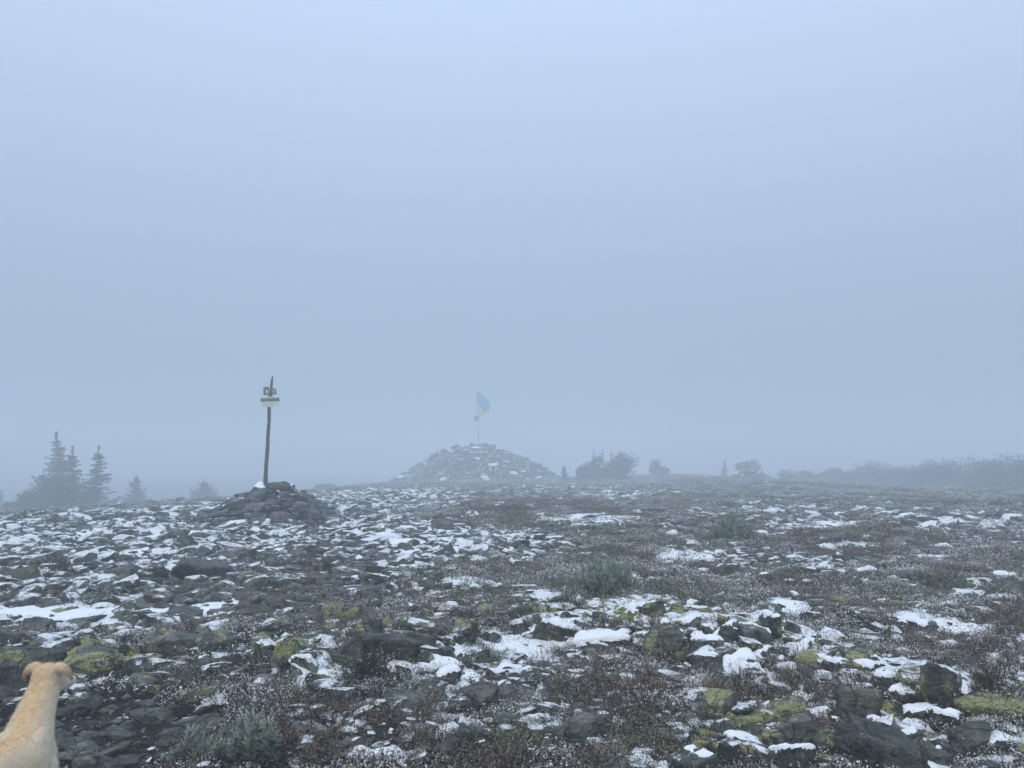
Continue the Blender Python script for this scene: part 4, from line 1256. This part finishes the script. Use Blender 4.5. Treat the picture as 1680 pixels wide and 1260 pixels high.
# ------------------------------------------------------------------ dog
def build_dog(loc, heading):
    """local axes: +x forward, +y to the dog's left, z up"""
    D, Fc = ico(3)
    blobs_v, blobs_f = [], []
    def add(V, F_):
        blobs_f.append(F_ + sum(len(q) for q in blobs_v)); blobs_v.append(V)
    def ell(c, r, R=None):
        V = D * np.asarray(r, float)
        if R is not None: V = V @ R.T
        add(V + np.asarray(c, float), Fc)
    def limb(pts, radii, sub=7):
        for k in range(len(pts) - 1):
            a, b = np.array(pts[k], float), np.array(pts[k + 1], float)
            for q in range(sub + 1):
                t = q / sub
                r = radii[k] * (1 - t) + radii[k + 1] * t
                ell(a + (b - a) * t, (r, r, r))
    # trunk
    limb([(.06, 0, .40), (-.12, 0, .405), (-.30, 0, .44), (-.46, 0, .455)], [.125, .138, .108, .112])
    ell((.03, 0, .34), (.12, .105, .12)); ell((-.02, 0, .475), (.13, .075, .075)); ell((.0, .075, .43), (.085, .05, .12)); ell((.0, -.075, .43), (.085, .05, .12))
    ell((-.48, 0, .45), (.115, .105, .105))
    # neck
    turn = math.radians(-14)
    hx, hz = .245, .715
    limb([(.035, 0, .455), (.10, 0, .545), (.165, -.004, .625), (.215, -.010, .685)], [.118, .093, .076, .070])
    limb([(.12, 0, .42), (.18, 0, .54), (.225, -.01, .65)], [.085, .068, .060])
    # head
    Rh = rot_xyz(0, math.radians(8), turn)
    hc = np.array([hx, -.014, hz])
    def H(p): return hc + Rh @ np.array(p, float)
    def hell(p, r, R2=None):
        R_ = Rh if R2 is None else Rh @ R2
        ell(H(p), r, R_)
    hell((0, 0, 0), (.090, .070, .064)); hell((-.012, 0, .018), (.072, .064, .058)); hell((-.02, 0, .010), (.066, .068, .054)); hell((.045, 0, -.015), (.070, .056, .052))
    hell((.02, .042, -.022), (.055, .030, .040)); hell((.02, -.042, -.022), (.055, .030, .040))
    for q in np.linspace(0, 1, 8):
        hell((.09 + .10 * q, 0, -.028 - .008 * q), (.035, .040 - .010 * q, .036 - .009 * q))
    for q in np.linspace(0, 1, 6):
        hell((.07 + .10 * q, 0, -.052 - .004 * q), (.03, .030 - .008 * q, .018))
    # ears: rise a little, then fold outward and down
    for s in (1, -1):
        path = [(-.018, .036 * s, .042), (-.024, .060 * s, .056), (-.022, .086 * s, .050), (-.014, .108 * s, .030), (-.004, .122 * s, .002)]
        rr = [(.030, .022, .026), (.030, .022, .025), (.026, .018, .022), (.019, .014, .017), (.010, .008, .010)]
        for k in range(len(path) - 1):
            for t in np.linspace(0, 1, 4):
                p = np.array(path[k]) * (1 - t) + np.array(path[k + 1]) * t
                r_ = np.array(rr[k]) * (1 - t) + np.array(rr[k + 1]) * t
                hell(p, r_)
    # legs
    for s in (1, -1):
        limb([(.03, .085 * s, .36), (-.015, .090 * s, .245), (.02, .085 * s, .13), (.022, .085 * s, .045), (.045, .085 * s, .022)], [.062, .045, .031, .026, .029], 6)
        ell((.058, .085 * s, .022), (.046, .032, .024))
        limb([(-.46, .075 * s, .40), (-.40, .090 * s, .28), (-.53, .088 * s, .165), (-.525, .085 * s, .05), (-.50, .085 * s, .022)], [.088, .062, .034, .026, .028], 7)
        ell((-.488, .085 * s, .021), (.046, .031, .023))
    # tail
    limb([(-.56, 0, .49), (-.66, 0, .46), (-.73, .01, .38), (-.76, .02, .30)], [.038, .030, .024, .012], 6)
    V = np.vstack(blobs_v); Fs = np.vstack(blobs_f)
    tmp = bpy.data.objects.new('tmp', mesh_np('tmp', V, Fs))
    C.objects.link(tmp)
    md = tmp.modifiers.new('r', 'REMESH'); md.mode = 'VOXEL'; md.voxel_size = .0065
    m2 = tmp.modifiers.new('s', 'SMOOTH'); m2.factor = .5; m2.iterations = 7
    dg = bpy.context.evaluated_depsgraph_get()
    ev = tmp.evaluated_get(dg)
    me = bpy.data.meshes.new_from_object(ev)
    bpy.data.objects.remove(tmp)
    n = len(me.vertices)
    co = np.zeros(n * 3); me.vertices.foreach_get('co', co); co = co.reshape(-1, 3)
    no = np.zeros(n * 3); me.vertices.foreach_get('normal', no); no = no.reshape(-1, 3)
    tan = np.array([.71, .49, .27]); cream = np.array([.78, .69, .53]); brown = np.array([.38, .20, .10])
    nz = fbm(co[:, 0] * 9, co[:, 1] * 9, co[:, 2] * 9, octaves=3, seed=3)
    topness = sstep(-.1, .75, no[:, 2] + .9 * (nz - .5) + .35 * sstep(.0, -.3, co[:, 0]))
    ridge = np.exp(-(co[:, 1] / .055) ** 2) * sstep(.3, .5, co[:, 2])
    f = np.clip(.04 + .40 * topness + .55 * ridge, 0, 1)
    col = cream * (1 - f)[:, None] + tan * f[:, None]
    stripe = np.exp(-((np.abs(co[:, 1]) - .10) / .025) ** 2) * np.exp(-((co[:, 0] - .0) / .07) ** 2) * sstep(.35, .45, co[:, 2])
    col = col * (1 - .55 * stripe[:, None]) + np.array([.72, .63, .48]) * (.55 * stripe[:, None])
    # ears darker towards the tips
    hl = (co - hc) @ Rh
    ear = sstep(.075, .125, np.abs(hl[:, 1]) - .4 * np.minimum(hl[:, 2] - .03, 0)) * (np.abs(hl[:, 0]) < .09) * (hl[:, 2] > -.03) * (co[:, 2] > .6)
    col = col * (1 - .75 * ear[:, None]) + brown * (.75 * ear[:, None])
    eb = sstep(.03, .06, np.abs(hl[:, 1])) * (np.abs(hl[:, 0]) < .09) * (hl[:, 2] > .02) * (co[:, 2] > .6)
    col = col * (1 - .5 * (eb * (1 - ear))[:, None]) + tan * .95 * (.5 * (eb * (1 - ear))[:, None])
    a = me.color_attributes.new('col', 'FLOAT_COLOR', 'POINT')
    c4 = np.ones((n, 4), np.float32); c4[:, :3] = col
    a.data.foreach_set('color', c4.ravel())
    me.polygons.foreach_set('use_smooth', np.ones(len(me.polygons), bool))
    SC = .84
    root = tag(empty('dog', loc, heading), 'pale tan short-haired dog seen from behind with ears folded outward', 'dog')
    root.scale = (SC, SC, SC)
    body = link('body', me, M_fur, root)
    # coat of short hairs
    rg = np.random.default_rng(4)
    pick = rg.integers(0, n, 90000)
    p = co[pick] + rg.normal(0, .003, (len(pick), 3)) ; nn_ = no[pick]
    flow = np.tile(np.array([-1.0, 0, -.25]), (len(pick), 1))
    up_ = sstep(.5, .62, p[:, 2])[:, None]
    flow = flow * (1 - up_) + np.array([-.5, 0, -.85]) * up_
    flow = flow - nn_ * (flow * nn_).sum(1)[:, None]
    d = nn_ * .22 + flow * .9 + rg.normal(0, .16, p.shape)
    d /= np.linalg.norm(d, axis=1)[:, None]
    l = rg.uniform(.006, .011, len(pick))
    l *= np.where(p[:, 2] < .3, .6, 1) * np.where(hl[pick][:, 0] > .05, .5, 1)
    q = np.cross(d, rg.normal(0, 1, p.shape)); q /= np.linalg.norm(q, axis=1)[:, None]
    w = .0009
    HV = np.stack([p - nn_ * .002 - q * w, p - nn_ * .002 + q * w, p + d * l[:, None]], 1).reshape(-1, 3)
    HF = np.arange(len(HV)).reshape(-1, 3)
    hc_ = col[pick] * rg.uniform(.72, 1.12, (len(pick), 1))
    link('fur', mesh_np('fur', HV, HF, np.repeat(hc_, 3, 0)), M_fur, body)
    dk = plain_material('dark_nose', (.008, .007, .007), (.02, .016, .015), 30, .35)
    e = link('nose', mesh_np('nose', (D * [.016, .019, .015]) @ Rh.T + H((.222, 0, -.026)), Fc, smooth=True), dk, body)
    for s in (1, -1):
        link('eye', mesh_np('eye', D * .0105 + H((.088, .036 * s, .004)), Fc, smooth=True), dk, body)
    return root

M_fur = col_material('fur', .85, .0)
dog_head = math.radians(90 + 12)         # walking away from the camera
DX, DY = -1.93, 3.15
build_dog((DX, DY, float(zg(DX, DY, False)) + .0), dog_head)

# ------------------------------------------------------------------ fog
bm = bmesh.new()
bmesh.ops.create_cube(bm, size=1.0)
me = bpy.data.meshes.new('haze'); bm.to_mesh(me); bm.free()
hz = bpy.data.objects.new('haze', me); C.objects.link(hz)
ZB, ZT = -8.0, 11.2
hz.scale = (920, 920, ZT - ZB)
hz.location = (0, 0, (ZT + ZB) / 2)
hm = bpy.data.materials.new('fog'); hm.use_nodes = True
ht = hm.node_tree; ht.nodes.clear()
ho = ht.nodes.new('ShaderNodeOutputMaterial'); hv = ht.nodes.new('ShaderNodeVolumePrincipled')
hv.inputs['Color'].default_value = (.86, .95, 1.0, 1)
hv.inputs['Density'].default_value = HAZE_DENSITY
hv.inputs['Anisotropy'].default_value = 0.0
ht.links.new(hv.outputs[0], ho.inputs['Volume'])
me.materials.append(hm)
tag(hz, 'even pale blue fog filling the air over the summit', 'fog', kind='stuff')
